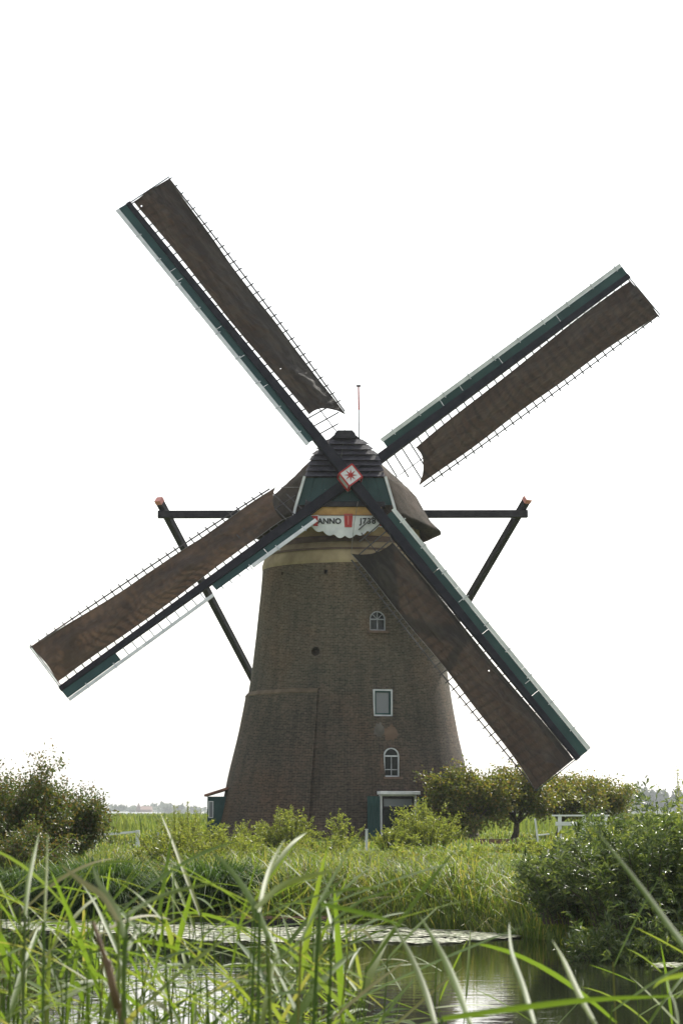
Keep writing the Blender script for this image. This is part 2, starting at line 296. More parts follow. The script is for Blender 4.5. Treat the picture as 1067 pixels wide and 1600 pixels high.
GX, GY = np.meshgrid(xs, ys); GZ = gz(GX, GY)
n, k = GX.shape; idx = np.arange(n * k).reshape(n, k)
me = mesh_np('ground', np.stack([GX, GY, GZ], -1).reshape(-1, 3), np.stack([idx[:-1, :-1], idx[:-1, 1:], idx[1:, 1:], idx[1:, :-1]], -1), 4, 'meadow', True)
tag(link('ground', me), kind='structure')
w = MB(); w.add([(-900, -45, 0), (900, -45, 0), (900, 75, 0), (-900, 75, 0)], [(0, 1, 2, 3)])
tag(w.build('water', 'canal_water'), kind='structure')

# ------------------------------------------------------------------ the windmill
YH = 88.2; AX = 92.4          # hub distance, tower axis distance
GB = 1.0                      # ground level at the mill
TX = xat(546, AX, 1000)       # tower axis
mill = thing('windmill', 'large round brick windmill with thatched cap and four cloth-covered sails', 'windmill', (TX, AX, GB))
def loc(p): return Vector(p) - Vector((TX, AX, GB))
PXM = F / (AX * math.cos(PITCH)) * 1.0
prof = [(1318, 204), (1274, 195), (1208, 183), (1150, 169.5), (1104, 161), (1051, 152.5), (997, 146), (923, 138), (886, 135)]
PZ = [zat(y, AX) - GB for y, _ in prof]
def pxr(y, h):                # half-width in pixels -> radius at the axis distance
    return at(533.5 + h, y, AX).x
PR = [pxr(y, h) for y, h in prof]
PZ = [0.0 - 0.3] + PZ; PR = [PR[0] + 0.08] + PR
def TR_(z): return float(np.interp(z, PZ, PR))
def lathe(prof2, nseg=96, a0=0, a1=2 * PI, caps=False):
    mb = MB(); full = abs(a1 - a0 - 2 * PI) < 1e-6; m_ = nseg if full else nseg + 1
    for (r, z) in prof2:
        for j in range(m_):
            a = a0 + (a1 - a0) * j / nseg; mb.v.append((r * math.sin(a), -r * math.cos(a), z))
    for i in range(len(prof2) - 1):
        for j in range(nseg):
            b_ = (j + 1) % m_ if full else j + 1
            mb.f.append((i * m_ + j, i * m_ + b_, (i + 1) * m_ + b_, (i + 1) * m_ + j))
    if full and caps:
        mb.f.append(tuple(range(m_))[::-1]); mb.f.append(tuple((len(prof2) - 1) * m_ + j for j in range(m_)))
    return mb
ztop = PZ[-1]
zs = np.linspace(PZ[0], ztop, 40)
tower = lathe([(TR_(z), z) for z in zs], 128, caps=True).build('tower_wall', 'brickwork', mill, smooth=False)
# windows: (px, py centre, w px, h px, kind)
WINS = [(590, 970, 25, 31, 'fan'), (598, 1098, 30, 42, 'plain'), (612, 1191, 24, 45, 'arch'), (621, 1275, 56, 66, 'door')]
def wall_at(px, py):
    """where the ray through a point of the photograph meets the tower wall (mill coordinates)"""
    d = ray(px, py); lo, hi = 84.0, AX
    for _ in range(40):
        mid = (lo + hi) / 2; k_ = mid / d.y; p = Vector((d.x * k_, mid, CZ + d.z * k_)); q = loc(p)
        if math.hypot(q.x, q.y) > TR_(q.z): lo = mid
        else: hi = mid
    return q
# cut openings
cut = MB()
winfo = []
for px, py, wp, hp, kd in WINS:
    q = wall_at(px, py); ang = math.atan2(q.x, -q.y); sc = F / (AX + q.y) / math.cos(PITCH) * 1.0
    wm, hm = wp / sc / math.cos(ang), hp / sc
    M = Matrix.Translation(q) @ Matrix.Rotation(ang, 4, 'Z')      # local -Y points outwards
    winfo.append((M, wm, hm, kd, q))
    hh = hm / 2; ww = wm / 2
    if kd in ('fan', 'arch'):
        pts = [(-ww, -hh), (ww, -hh)] + [(ww * math.cos(a), hh - ww + ww * math.sin(a)) for a in np.linspace(0, PI, 13)]
    else: pts = [(-ww, -hh), (ww, -hh), (ww, hh), (-ww, hh)]
    vs = [M @ Vector((x, -1.0, z)) for x, z in pts] + [M @ Vector((x, 0.32, z)) for x, z in pts]; n_ = len(pts)
    cut.add(vs, [tuple(range(n_)), tuple(range(n_, 2 * n_))[::-1]] + [(i, n_ + i, n_ + (i + 1) % n_, (i + 1) % n_) for i in range(n_)])
for px, py, r_ in [(493, 1018, 7), (441, 896, 2.6), (509, 893, 3.2)]:
    q = wall_at(px, py); ang = math.atan2(q.x, -q.y); rm = r_ / 39.5; M = Matrix.Translation(q) @ Matrix.Rotation(ang, 4, 'Z')
    nn_ = 14 if r_ > 5 else 4
    pts = [(rm * math.cos(2 * PI * i / nn_ + PI / 4) * (1 if nn_ > 4 else 1.4), rm * math.sin(2 * PI * i / nn_ + PI / 4) * (1 if nn_ > 4 else 1.4)) for i in range(nn_)]
    vs = [M @ Vector((x, -1.0, z)) for x, z in pts] + [M @ Vector((x, 0.35, z)) for x, z in pts]
    cut.add(vs, [tuple(range(nn_)), tuple(range(nn_, 2 * nn_))[::-1]] + [(i, nn_ + i, nn_ + (i + 1) % nn_, (i + 1) % nn_) for i in range(nn_)])
co = cut.build('cutter', 'brickwork', mill)
bmx = bmesh.new(); bmx.from_mesh(co.data); bmesh.ops.recalc_face_normals(bmx, faces=bmx.faces); bmx.to_mesh(co.data); bmx.free()
md = tower.modifiers.new('openings', 'BOOLEAN'); md.operation = 'DIFFERENCE'; md.object = co; md.solver = 'EXACT'
bpy.context.view_layer.update()
nm = bpy.data.meshes.new_from_object(tower.evaluated_get(bpy.context.evaluated_depsgraph_get())); tower.modifiers.clear(); tower.data = nm
cm = co.data; bpy.data.objects.remove(co); bpy.data.meshes.remove(cm)
nm.name = 'tower_wall'

def frame_rect(mb, w, h, t, d0, d1):
    mb.box(-w / 2, -w / 2 + t, d0, d1, -h / 2, h / 2); mb.box(w / 2 - t, w / 2, d0, d1, -h / 2, h / 2)
    mb.box(-w / 2 + t, w / 2 - t, d0 + .002, d1, -h / 2, -h / 2 + t); mb.box(-w / 2 + t, w / 2 - t, d0 + .002, d1, h / 2 - t, h / 2)
def arch_frame(mb, w, h, t, d0, d1):
    ww = w / 2; zc = h / 2 - ww
    mb.box(-ww, -ww + t, d0, d1, -h / 2, zc); mb.box(ww - t, ww, d0, d1, -h / 2, zc); mb.box(-ww + t, ww - t, d0 + .002, d1, -h / 2, -h / 2 + t)
    mb.box(-ww + t, ww - t, d0 + .002, d1, zc - t * .6, zc + t * .6)
    an = np.linspace(0, PI, 15)
    for a, b_ in zip(an[:-1], an[1:]):
        p = []
        for y in (d0, d1):
            for (aa, r_) in ((a, ww - t), (a, ww), (b_, ww), (b_, ww - t)): p.append((r_ * math.cos(aa), y, zc + r_ * math.sin(aa)))
        mb.hexa(p)
for M, wm, hm, kd, q in winfo:
    # the openings sit on a sloping wall: set the window 0.10 m behind its middle
    fo = MB()
    if kd in ('fan', 'arch'):
        arch_frame(fo, wm, hm, 0.042, 0.03, 0.13); f = fo.build('window', 'old_white_paint' if kd == 'fan' else 'grey_white_paint', mill); f.matrix_local = M
        f['label'] = 'small arched window with fan-shaped top bars' if kd == 'fan' else 'tall arched window with four panes'
        zc = hm / 2 - wm / 2; bars = MB()
        if kd == 'fan':
            bars.box(-0.018, 0.018, 0.05, 0.09, -hm / 2 + .05, zc - .03)
            for a in (PI * .25, PI * .5, PI * .75): bars.bar((0, .07, zc), ((wm / 2 - .05) * math.cos(a), .07, zc + (wm / 2 - .05) * math.sin(a)), .028, .03, up=(0, 1, 0))
        else:
            bars.box(-0.015, 0.015, 0.05, 0.09, -hm / 2 + .05, zc - .03); bars.box(-wm / 2 + .05, -0.015, 0.052, 0.088, -hm / 4 - .02, -hm / 4 + .01); bars.box(0.015, wm / 2 - .05, 0.052, 0.088, -hm / 4 - .02, -hm / 4 + .01)
        bars.build('glazing_bar', 'old_white_paint', f)
        pn = MB(); ptsn = [(-wm / 2 + .03, -hm / 2 + .03), (wm / 2 - .03, -hm / 2 + .03)] + [((wm / 2 - .03) * math.cos(a), zc + (wm / 2 - .03) * math.sin(a)) for a in np.linspace(0, PI, 13)]
        n_ = len(ptsn); pn.add([(x, .10, z) for x, z in ptsn] + [(x, .115, z) for x, z in ptsn], [tuple(range(n_)), tuple(range(n_, 2 * n_))[::-1]] + [(i, (i + 1) % n_, n_ + (i + 1) % n_, n_ + i) for i in range(n_)][::1])
        pn.build('pane', 'glass', f)
        sl_ = MB(); sl_.box(-wm / 2 - .08, wm / 2 + .08, -0.14, 0.12, -hm / 2 - .10, -hm / 2 - .003); sl_.build('sill', 'tan_band', f)
    elif kd == 'plain':
        frame_rect(fo, wm, hm, 0.055, -0.02, 0.12); f = fo.build('window', 'grey_white_paint', mill); f.matrix_local = M
        f['label'] = 'rectangular window with one large pale pane'
        inn = MB(); frame_rect(inn, wm - .125, hm - .125, 0.055, 0.02, 0.10); inn.build('casement', 'green_paint', f)
        p_ = MB(); p_.box(-wm / 2 + .1, wm / 2 - .1, 0.07, 0.085, -hm / 2 + .1, hm / 2 - .1); p_.build('pane', 'pale_glass', f)
    else:
        frame_rect(fo, wm, hm, 0.055, -0.10, 0.1); f = fo.build('window', 'white_paint', mill); f.matrix_local = M
        f['label'] = 'wide ground-floor window under a white lintel'
        li = MB(); li.box(-wm / 2 - .08, wm / 2 + .1, -0.28, 0.08, hm / 2 + .003, hm / 2 + .13); li.build('lintel', 'white_paint', f, bevel=.01)
        inn = MB(); frame_rect(inn, wm - .17, hm - .17, 0.06, -0.05, 0.06); inn.box(-.035, .035, -.045, .05, -hm / 2 + .14, hm / 2 - .5); inn.box(-wm / 2 + .14, wm / 2 - .14, -.048, .055, hm / 2 - .5, hm / 2 - .44); inn.build('casement', 'dark_timber', f)
        p_ = MB(); p_.box(-wm / 2 + .12, wm / 2 - .12, 0.0, 0.015, -hm / 2 + .12, hm / 2 - .5); p_.build('pane', 'glass', f)
        p_ = MB(); p_.box(-wm / 2 + .12, wm / 2 - .12, 0.0, 0.015, hm / 2 - .44, hm / 2 - .12); p_.build('pane', 'pale_glass', f)
        for s_ in (-1, 1):
            sh = MB(); x0 = s_ * (wm / 2 + .05); x1 = s_ * (wm / 2 + .55); xa, xb = min(x0, x1), max(x0, x1)
            for k_ in range(4):
                a = xa + (xb - xa) * k_ / 4; sh.box(a + .004, a + (xb - xa) / 4 - .004, -.22, -.185, -hm / 2, hm / 2 - .06)
            sh.box(xa + .02, xb - .02, -.245, -.222, hm / 2 - .42, hm / 2 - .3); sh.box(xa + .02, xb - .02, -.245, -.222, -hm / 2 + .25, -hm / 2 + .37)
            so_ = sh.build('shutter', 'green_paint', mill); so_.matrix_local = M @ Matrix.Rotation(s_ * R(3), 4, 'Z')
# weathered patches where the render has come off (thin skins on the wall)
def wallskin(name, px0, px1, py0, py1, mat, seed, off=0.012, irr=0.35):
    rr = random.Random(seed); mb = MB(); n_ = 26; cx, cy = (px0 + px1) / 2, (py0 + py1) / 2; ring = []
    for i in range(n_):
        a = 2 * PI * i / n_; k_ = 1 - irr * rr.random()
        ring.append((cx + (px1 - px0) / 2 * k_ * math.cos(a), cy - (py1 - py0) / 2 * k_ * math.sin(a)))
    pts = []
    for (x, y) in ring:
        q = wall_at(x, y); r_ = math.hypot(q.x, q.y); pts.append(q)
    c = wall_at(cx, cy); rs = []
    for fr in (0.5, 1.0):
        for (x, y) in ring:
            q = wall_at(cx + (x - cx) * fr, cy + (y - cy) * fr); o_ = Vector((q.x, q.y, 0)).normalized(); rs.append(q + o_ * (off if fr < 1 else 0.001))
    o_ = Vector((c.x, c.y, 0)).normalized(); mb.v = [tuple(v) for v in rs] + [tuple(c + o_ * off)]
    for i in range(n_):
        j = (i + 1) % n_; mb.f.append((i, n_ + i, n_ + j, j)[::-1]); mb.f.append((2 * n_, i, j))
    return mb.build(name, mat, mill)
wallskin('plaster_patch', 582, 602, 1128, 1154, 'lime_patch', 3)
wallskin('brick_patch', 598, 624, 1130, 1160, 'bare_brick', 5, .02)
wallskin('brick_patch', 593, 599, 1180, 1212, 'bare_brick', 8)
# pale rendered neck, bands and cove under the cap
def rz(y, h): return (pxr(y, h), zat(y, AX) - GB)
nk = lathe([(PR[-1] + .02, ztop - 0.18), (PR[-1] + .035, ztop - .1), (PR[-1] + .035, ztop), rz(873, 132), ], 96).build('neck_render', 'tan_render', mill, smooth=True)
r0, z0 = rz(873, 132)
lathe([(r0 - .05, z0 - .002), (r0 + .05, z0), (r0 + .05, z0 + .06), (r0 - .05, z0 + .09)], 96).build('neck_band', 'tan_band', mill)
lathe([(r0 - .02, z0 + .09), (r0 - .26, z0 + .34)], 96).build('neck_render', 'tan_render', mill, smooth=True)
lathe([(r0 - .35, z0 + .34), (r0 - .21, z0 + .342), (r0 - .34, z0 + .56), (r0 - .48, z0 + .60)], 96).build('neck_band', 'tan_band', mill)
lathe([(r0 - .44, z0 + .60), (r0 - .56, z0 + .80), (r0 - .62, z0 + 1.3)], 96).build('neck_cove', 'ochre_render', mill, smooth=True)
# thickened lower wall on the left, with its weathered sloping top
a0, a1 = R(-118), R(-17.5)
but = MB(); zt = zat(1088, AX) - GB; NA = 40; zz = list(np.linspace(-0.3, zt - .05, 14)); rows = []
for z in zz: rows.append([(TR_(z) + .10 + .10 * (1 - z / zt), z)] * 1)
prof_b = [(TR_(z) + .09 + .10 * (1 - z / zt), z) for z in zz] + [(TR_(zt) + .05, zt + .04), (TR_(zt + .12) - .05, zt + .14)]
bt = lathe(prof_b, NA, a0, a1)
m_ = NA + 1
bt.v += [((TR_(z) - .1) * math.sin(a1), -(TR_(z) - .1) * math.cos(a1), z) for _, z in prof_b]; kk = len(prof_b) * m_
for i in range(len(prof_b) - 1): bt.f.append((i * m_ + NA, kk + i, kk + i + 1, (i + 1) * m_ + NA))
bt.build('wall_thickening', 'brickwork', mill)
lathe([(TR_(zt) + .105, zt - .05), (TR_(zt) + .115, zt - .02), (TR_(zt) + .06, zt + .06), (TR_(zt + .12) - .02, zt + .15)], 40, a0, a1 + .004).build('sloping_ledge', 'ledge_brick', mill)

# ---- cap
YAW = R(0.3)
CX = xat(538, AX - 2, 800); caproot = Matrix.Translation((CX - TX, 0, 0)) @ Matrix.Rotation(YAW, 4, 'Z')
ZR = zat(676, AX - 3.7) - GB      # ridge at the front
ZE = zat(834, AX) - GB            # eave level
def cap_section(s):
    """s = distance from the axis (negative in front). returns half outline [(halfwidth, z)] from ridge to eave"""
    zr = ZR - 0.10 * (s + 3.7) - (0.10 * max(0, s - 2) ** 2)
    wmax = 3.92 * math.sqrt(max(0.0, 1 - ((s + 0.2) / 5.0) ** 2)) if s > -0.2 else 3.92 - 1.86 * (abs(s + 0.2) / 3.5) ** 1.7
    fr = 1.0
    ze = ZE + (0.35 * max(0, (-s - 1.5) / 2.2) if s < -1.5 else 0) 
    shp = [(0, 0), (.12, .015), (.25, .08), (.385, .18), (.54, .34), (.67, .47), (.75, .56), (.785, .63), (.83, .74), (.90, .87), (1, 1)]
    return [(a * wmax, zr + (ze - zr) * b_) for a, b_ in shp]
thk = 0.34
def cap_mesh():
    mb = MB(); st = [-3.7, -3.4, -2.8, -2.2, -1.5, -0.8, 0, 0.8, 1.6, 2.4, 3.1, 3.7, 4.1]; rings = []
    for s in st:
        h = cap_section(s); out = [(-w_, z) for w_, z in h[::-1]] + h[1:]
        # inner skin
        (we, ze) = h[-1]; inn = [(w_ - thk * .9 if w_ > thk else 0, z - thk * (1 if w_ < .5 * we else .75)) for w_, z in h]
        inn[-1] = (we - thk * 1.25, ze - .16)
        ins = [(w_, z) for w_, z in inn[::-1]] + [(-w_, z) for w_, z in inn[1:]]
        ring = [(x, s, z) for x, z in out + ins]; rings.append(ring)
    m_ = len(rings[0])
    for r_ in rings:
        mb.v += r_
    for i in range(len(st) - 1):
        for j in range(m_): a, b_ = i * m_ + j, i * m_ + (j + 1) % m_; mb.f.append((a, b_, b_ + m_, a + m_))
    no = len(cap_section(0)) * 2 - 1
    for i in (0, len(st) - 1):
        for j in range(no - 1):
            a = i * m_ + j; b_ = i * m_ + j + 1; c = i * m_ + (m_ - 1 - j) ; d = i * m_ + (m_ - 2 - j)
            if i == 0: mb.f.append((a, c, d, b_))
            else: mb.f.append((a, b_, d, c))
    return mb
cap = cap_mesh().build('thatched_cap', 'thatch', mill); cap.matrix_local = caproot
bm_ = bmesh.new(); bm_.from_mesh(cap.data); bmesh.ops.remove_doubles(bm_, verts=bm_.verts, dist=.004); bmesh.ops.recalc_face_normals(bm_, faces=bm_.faces)
bmesh.ops.subdivide_edges(bm_, edges=bm_.edges, cuts=2, use_grid_fill=True)
for v in bm_.verts:
    n_ = noise.noise_vector(v.co * 1.3) * .05 + noise.noise_vector(v.co * 6) * .04; v.co += n_
for f_ in bm_.faces: f_.smooth = True
bm_.to_mesh(cap.data); bm_.free()
# rear closing boards so nothing shows through
rb = MB(); h = cap_section(3.9); rb.add([(w_ * .9, 3.8, z - .1) for w_, z in h] + [(-w_ * .9, 3.8, z - .1) for w_, z in h[::-1]], [tuple(range(2 * len(h)))]); o_ = rb.build('rear_boarding', 'tarred_board', mill); o_.matrix_local = caproot
# front gable
FY = -3.72
def gx(py, side=1):
    """half width of the boarded front at a photo row"""
    return float(np.interp(py, [674, 682, 692, 712, 745, 796, 812], [12, 22, 34, 52, 62, 77, 80])) / 40.6
def gzp(py): return zat(py, AX + FY) - GB
cf = MB(); pys = [676, 682, 692, 702, 712, 728, 745, 770, 800]
cf.add([(gx(p) - .03, FY + .10, gzp(p)) for p in pys] + [(-gx(p) + .03, FY + .10, gzp(p)) for p in pys[::-1]], [tuple(range(2 * len(pys)))])
front = cf.build('cap_front', 'dark_timber', mill); front.matrix_local = caproot
hood = MB()
hp = [(-.42, 686), (-.40, 679), (-.28, 674), (.28, 674), (.40, 679), (.42, 686)]
hood.add([(x, FY - .28, gzp(p)) for x, p in hp] + [(x, FY + .15, gzp(p)) for x, p in hp], [tuple(range(6)), tuple(range(6, 12))[::-1]] + [(i, (i + 1) % 6, 6 + (i + 1) % 6, 6 + i) for i in range(6)])
hood.build('ridge_hood', 'dark_timber', front)
rows_ = [686, 694.5, 703, 711, 719.5, 728, 736.5, 745]
for i, (pa, pb) in enumerate(zip(rows_[:-1], rows_[1:])):
    za, zb = gzp(pa) - .012, gzp(pb) + .03; wa, wb = gx(pa) + .02, gx(pb) + .05; j = random.uniform(-.012, .012)
    pl = MB(); yb_ = FY - .17 + j; ya_ = FY + .02
    pl.hexa([(-wb, yb_ - .03, zb - .03), (wb, yb_ - .03, zb - .03 + j), (wb, yb_ + .06, zb - .03), (-wb, yb_ + .06, zb - .03), (-wa, ya_ - .03, za), (wa, ya_ - .03, za), (wa, ya_ + .06, za), (-wa, ya_ + .06, za)])
    pl.build('weatherboard', 'tarred_board', front)
# green boarding below the weatherboards
for i in range(9):
    f0, f1 = -1 + 2 * i / 9, -1 + 2 * (i + 1) / 9; zt_, zb_ = gzp(747), gzp(789); a, b_ = gx(747) - .02, gx(789) - .02; y = FY - .02 - .01 * (i % 2)
    pl = MB(); pl.hexa([(f0 * b_ + .004, y - .03, zb_), (f1 * b_ - .004, y - .03, zb_), (f1 * b_ - .004, y + .05, zb_), (f0 * b_ + .004, y + .05, zb_), (f0 * a + .004, y - .03, zt_), (f1 * a - .004, y - .03, zt_), (f1 * a - .004, y + .05, zt_), (f0 * a + .004, y + .05, zt_)])
    pl.build('green_board', 'green_paint', front)
# white edge boards
for s_ in (-1, 1):
    e = MB(); pts = [(gx(p), p) for p in (745, 760, 778, 795, 812)]
    for (w0, p0), (w1, p1) in zip(pts[:-1], pts[1:]):
        e.bar((s_ * (w0 + .04), FY - .12, gzp(p0)), (s_ * (w1 + .04), FY - .12, gzp(p1)), .10, .10, up=(0, 1, 0))
    e.build('white_edge_board', 'white_paint', front)
# breast beam and ochre panel, name board
bb = MB(); bb.box(-1.55, 1.55, FY - .30, FY + .1, gzp(789) - .10, gzp(789) + .10); bb.build('breast_beam', 'dark_timber', front, bevel=.02)
oc = MB(); oc.box(-1.36, 1.42, FY - .20, FY + .05, gzp(806), gzp(789) - .103); oc.build('ochre_panel', 'ochre_paint', front)
nb = MB(); zt_, zb0 = gzp(806) - .004, gzp(827)
cur = []
N = 60
def scal(u):   # u -1..1, scalloped lower edge hanging lower in the middle
    au = abs(u); base = -0.46 * (1 - au ** 1.6) ; return base - .11 * abs(math.sin(au * PI * 3.5)) + .04 
xw = lambda u: u * 1.50
top = [(xw(-1 + 2 * i / N), FY - .24, zt_) for i in range(N + 1)]; bot = [(xw(-1 + 2 * i / N), FY - .24, gzp(822) + scal(-1 + 2 * i / N) + .02) for i in range(N + 1)]
vs = top + bot + [(x, y + .06, z) for x, y, z in top] + [(x, y + .06, z) for x, y, z in bot]; q_ = N + 1; fs = []
for i in range(N):
    fs += [(i, q_ + i, q_ + i + 1, i + 1), (2 * q_ + i, 2 * q_ + i + 1, 3 * q_ + i + 1, 3 * q_ + i), (q_ + i, 3 * q_ + i, 3 * q_ + i + 1, q_ + i + 1), (i, i + 1, 2 * q_ + i + 1, 2 * q_ + i)]
nb.add(vs, fs); nb.build('name_board', 'white_paint', front)
def rp(mb, xa, xb, xc, xd, p0, p1, y):  # trapezoid, top xa..xb bottom xc..xd
    z0_, z1_ = gzp(p0), gzp(p1); mb.hexa([(xc, y - .02, z1_), (xd, y - .02, z1_), (xd, y, z1_), (xc, y, z1_), (xa, y - .02, z0_), (xb, y - .02, z0_), (xb, y, z0_), (xa, y, z0_)])
rd = MB(); rp(rd, -1.34, -1.05, -1.22, -1.04, 807.5, 823, FY - .243); rd.build('red_corner', 'red_paint', front)
rd = MB(); rp(rd, 1.36, 1.49, 1.34, 1.44, 807.5, 823, FY - .243); rd.build('red_corner', 'red_paint', front)
rd = MB(); rp(rd, -.04, .30, -.01, .27, 804, 825, FY - .243); rd.build('red_shield', 'red_paint', front)
rd = MB(); rp(rd, .11, .14, .11, .14, 807, 821, FY - .266); rd.build('white_stripe', 'pale_red_paint', front)
rd = MB(); rd.box(-1.02, 1.30, FY - .27, FY - .241, gzp(806.8), gzp(805.6)); rd.build('red_moulding', 'roof_tile', front)
def text(name, s, size, x, y, z, parent, mat, spacing=1.0):
    c = bpy.data.curves.new(name, 'FONT'); c.body = s; c.size = size; c.extrude = .008; c.offset = .008; c.space_character = spacing; c.align_x = 'CENTER'; c.resolution_u = 3
    tmp = bpy.data.objects.new(name, c); COL.objects.link(tmp); bpy.context.view_layer.update()
    me_ = bpy.data.meshes.new_from_object(tmp.evaluated_get(bpy.context.evaluated_depsgraph_get())); bpy.data.objects.remove(tmp)
    me_.materials.clear(); me_.materials.append(MATS[mat]); o = link(name, me_, parent); o.location = (x, y, z); o.rotation_euler = (PI / 2, 0, 0); return o
zl = gzp(819.5)
t1 = text('lettering', 'ANNO', .30, -.60, FY - .262, zl, front, 'black_letter', 1.0); t1['label'] = 'black lettering reading ANNO'
t2 = text('lettering', 'J738', .31, .88, FY - .262, zl, front, 'black_letter', 1.15); t2['label'] = 'black numerals reading 1738'
# long cross beam, tail braces
LS = MB(); zb_ = zat(803, AX) - GB
le = loc(at(247, 804, AX)); re_ = loc(at(824, 803, AX)); cmid = (le + re_) / 2
LS.bar(le, cmid, .30, .30); LS.bar(cmid + Vector((.0005, 0, 0)), re_, .30, .30)
LS.build('cross_beam', 'dark_timber', mill, bevel=.02)
tail = Vector((loc(at(520, 1285, AX + 11.5)).x, 11.5, 0.35))
for (hx, hy, ex, ey) in ((251, 786, 395, 1047), (821, 784, 730, 932)):
    a = loc(at(hx, hy, AX - .05)) + Vector((0, -.05, 0)); a2 = a
    dirv = (tail - a2).normalized()
    br_ = MB(); br_.bar(a2 - dirv * .0, tail, .27, .27, .24); bo = br_.build('tail_brace', 'dark_timber', mill, bevel=.015)
    tp = MB(); tp.bar(a2 - dirv * .20, a2 - dirv * .003, .275, .275); tp.build('brace_tip', 'pale_red_paint', bo)
tb = MB(); tb.bar(Vector((CX - TX, 3.9, ZE + 1.2)), tail, .34, .34, .3); tb.build('tail_pole', 'dark_timber', mill)
# capstan wheel at the tail
cw = MB(); cw.tube([tail + Vector((-.5, 0, .5)), tail + Vector((.5, 0, .5))], [.14, .14], 10)
for k_ in range(4):
    a = k_ * PI / 4; d_ = Vector((0, math.cos(a), math.sin(a))) * .8; cw.bar(tail + Vector((.45 + .02 * k_, 0, .5)) - d_, tail + Vector((.45 + .02 * k_, 0, .5)) + d_, .07)
cw.build('capstan_wheel', 'weathered_wood', mill)
# lightning rod
ml = loc(at(561.5, 700, AX - 1.0)); mt = loc(at(560, 604, AX - 1.0)); mmid = ml + (mt - ml) * .62
rd = MB(); rd.tube([ml - Vector((0, 0, .4)), mmid], [.03, .025], 8); ro = rd.build('lightning_rod', 'grey_white_paint', mill)
r2 = MB(); r2.tube([mmid, mt], [.035, .03], 8); r2.build('red_section', 'red_paint', ro)
r3 = MB(); r3.box(mt.x - .09, mt.x + .09, mt.y - .09, mt.y + .09, mt.z, mt.z + .05); r3.build('rod_tip', 'dark_timber', ro)

# ---- sails
H = at(546.4, 747.3, YH); yaw, tilt = R(4.6), R(8.5)
Rz = Matrix.Rotation(yaw, 3, 'Z'); u_ = Rz @ Vector((1, 0, 0)); v_ = Rz @ Vector((0, math.sin(tilt), math.cos(tilt))); n_front = (u_.cross(v_)).normalized()  # towards the camera
if n_front.y > 0: n_front = -n_front
def on_plane(px, py, off):
    d = ray(px, py); P0 = H + n_front * off; C0 = Vector((0, 0, CZ)); k_ = (P0 - C0).dot(n_front) / d.dot(n_front); return C0 + d * k_
tips = {'TL': ((200, 317), .0), 'BR': ((903, 1186), .0), 'TR': ((982, 431), -.45), 'BL': ((94, 1077), -.45)}
# windshaft and its star-faced head
sh = MB(); sh.tube([loc(H - n_front * 5.0), loc(H - n_front * .3)], [.32, .32], 12); sh.build('windshaft', 'dark_timber', mill)
dA = (on_plane(200, 317, 0) - H).normalized(); dB = (n_front.cross(dA)).normalized()
hb = MB(); c0 = loc(H - n_front * .75); c1 = loc(H + n_front * .42); hw = .30
hb.hexa([c0 - dA * hw - dB * hw, c0 + dA * hw - dB * hw, c0 + dA * hw + dB * hw, c0 - dA * hw + dB * hw, c1 - dA * hw - dB * hw, c1 + dA * hw - dB * hw, c1 + dA * hw + dB * hw, c1 - dA * hw + dB * hw])
head = hb.build('shaft_head', 'white_paint', mill)
bd = MB(); e_ = hw + .015
for (sa, sb, ta, tb2) in ((-1, -1, 1, -1), (1, -1, 1, 1), (1, 1, -1, 1), (-1, 1, -1, -1)):
    bd.bar(c1 + dA * sa * e_ + dB * sb * e_, c1 + dA * ta * e_ + dB * tb2 * e_, .055, .055, up=tuple(n_front))
    bd.bar(c1 + dA * sa * e_ + dB * sb * e_ - n_front * .05, c1 + dA * sa * e_ + dB * sb * e_ - n_front * .62, .06, .06, up=tuple(dA))
    q0 = c1 - n_front * .62; bd.bar(q0 + dA * sa * e_ + dB * sb * e_, q0 + dA * ta * e_ + dB * tb2 * e_, .07, .07, up=tuple(n_front))
bd.build('red_trim', 'red_paint', head)
stt = MB(); cen = c1 + n_front * .012; ring = []
for i in range(16):
    a = i * PI / 8; r_ = .27 if i % 2 == 0 else .085; ring.append(cen + (u_ * math.cos(a) + v_ * math.sin(a)) * r_)
stt.add([cen + n_front * .03] + ring, [(0, 1 + i, 1 + (i + 1) % 16) for i in range(16)]); stt.build('red_star', 'red_paint', head)

WT = 2.02
def theta(r): return R(3 + 24 * (1 - min(1, max(0, (r - 2.0) / 12.0))) ** 1.2)
bar_me = None
def sailframe(key):
    (px, py), off = tips[key]; P = on_plane(px, py, off); Hc = H + n_front * off; d = P - Hc; L_ = d.length; d.normalize()
    back = -n_front; t_ = back.cross(d).normalized()           # x=d, y=trailing, z=back
    M = Matrix(((d.x, t_.x, back.x, 0), (d.y, t_.y, back.y, 0), (d.z, t_.z, back.z, 0), (0, 0, 0, 1)))
    M.translation = loc(Hc); return M, L_
# stocks: two long tapered timbers
for ka, kb in (('TL', 'BR'), ('TR', 'BL')):
    M, L1 = sailframe(ka); M2, L2 = sailframe(kb)
    a = M @ Vector((L1, 0, 0)); c = M @ Vector((0, 0, 0)); b_ = M2 @ Vector((L2, 0, 0))
    s_ = MB(); d_ = (a - c).normalized(); d2 = (b_ - c).normalized()
    s_.bar(c - d_ * .0, a, .40, .36, .21, up=tuple(n_front)); s_.bar(c, b_, .40, .36, .21, up=tuple(n_front))
    s_.build('stock', 'stock_paint', mill, bevel=.02)
CL = {  # cloth edge behaviour: inner-gap near root, outer gap mid, ripple, seed
    'TL': dict(g0=.33, gt=.21, og=.24, rip=.055, seed=1), 'BR': dict(g0=.26, gt=.19, og=.22, rip=.045, seed=9),
    'TR': dict(g0=.50, gt=.19, og=.20, rip=.06, seed=4), 'BL': dict(g0=.30, gt=.24, og=.26, rip=.13, seed=6)}
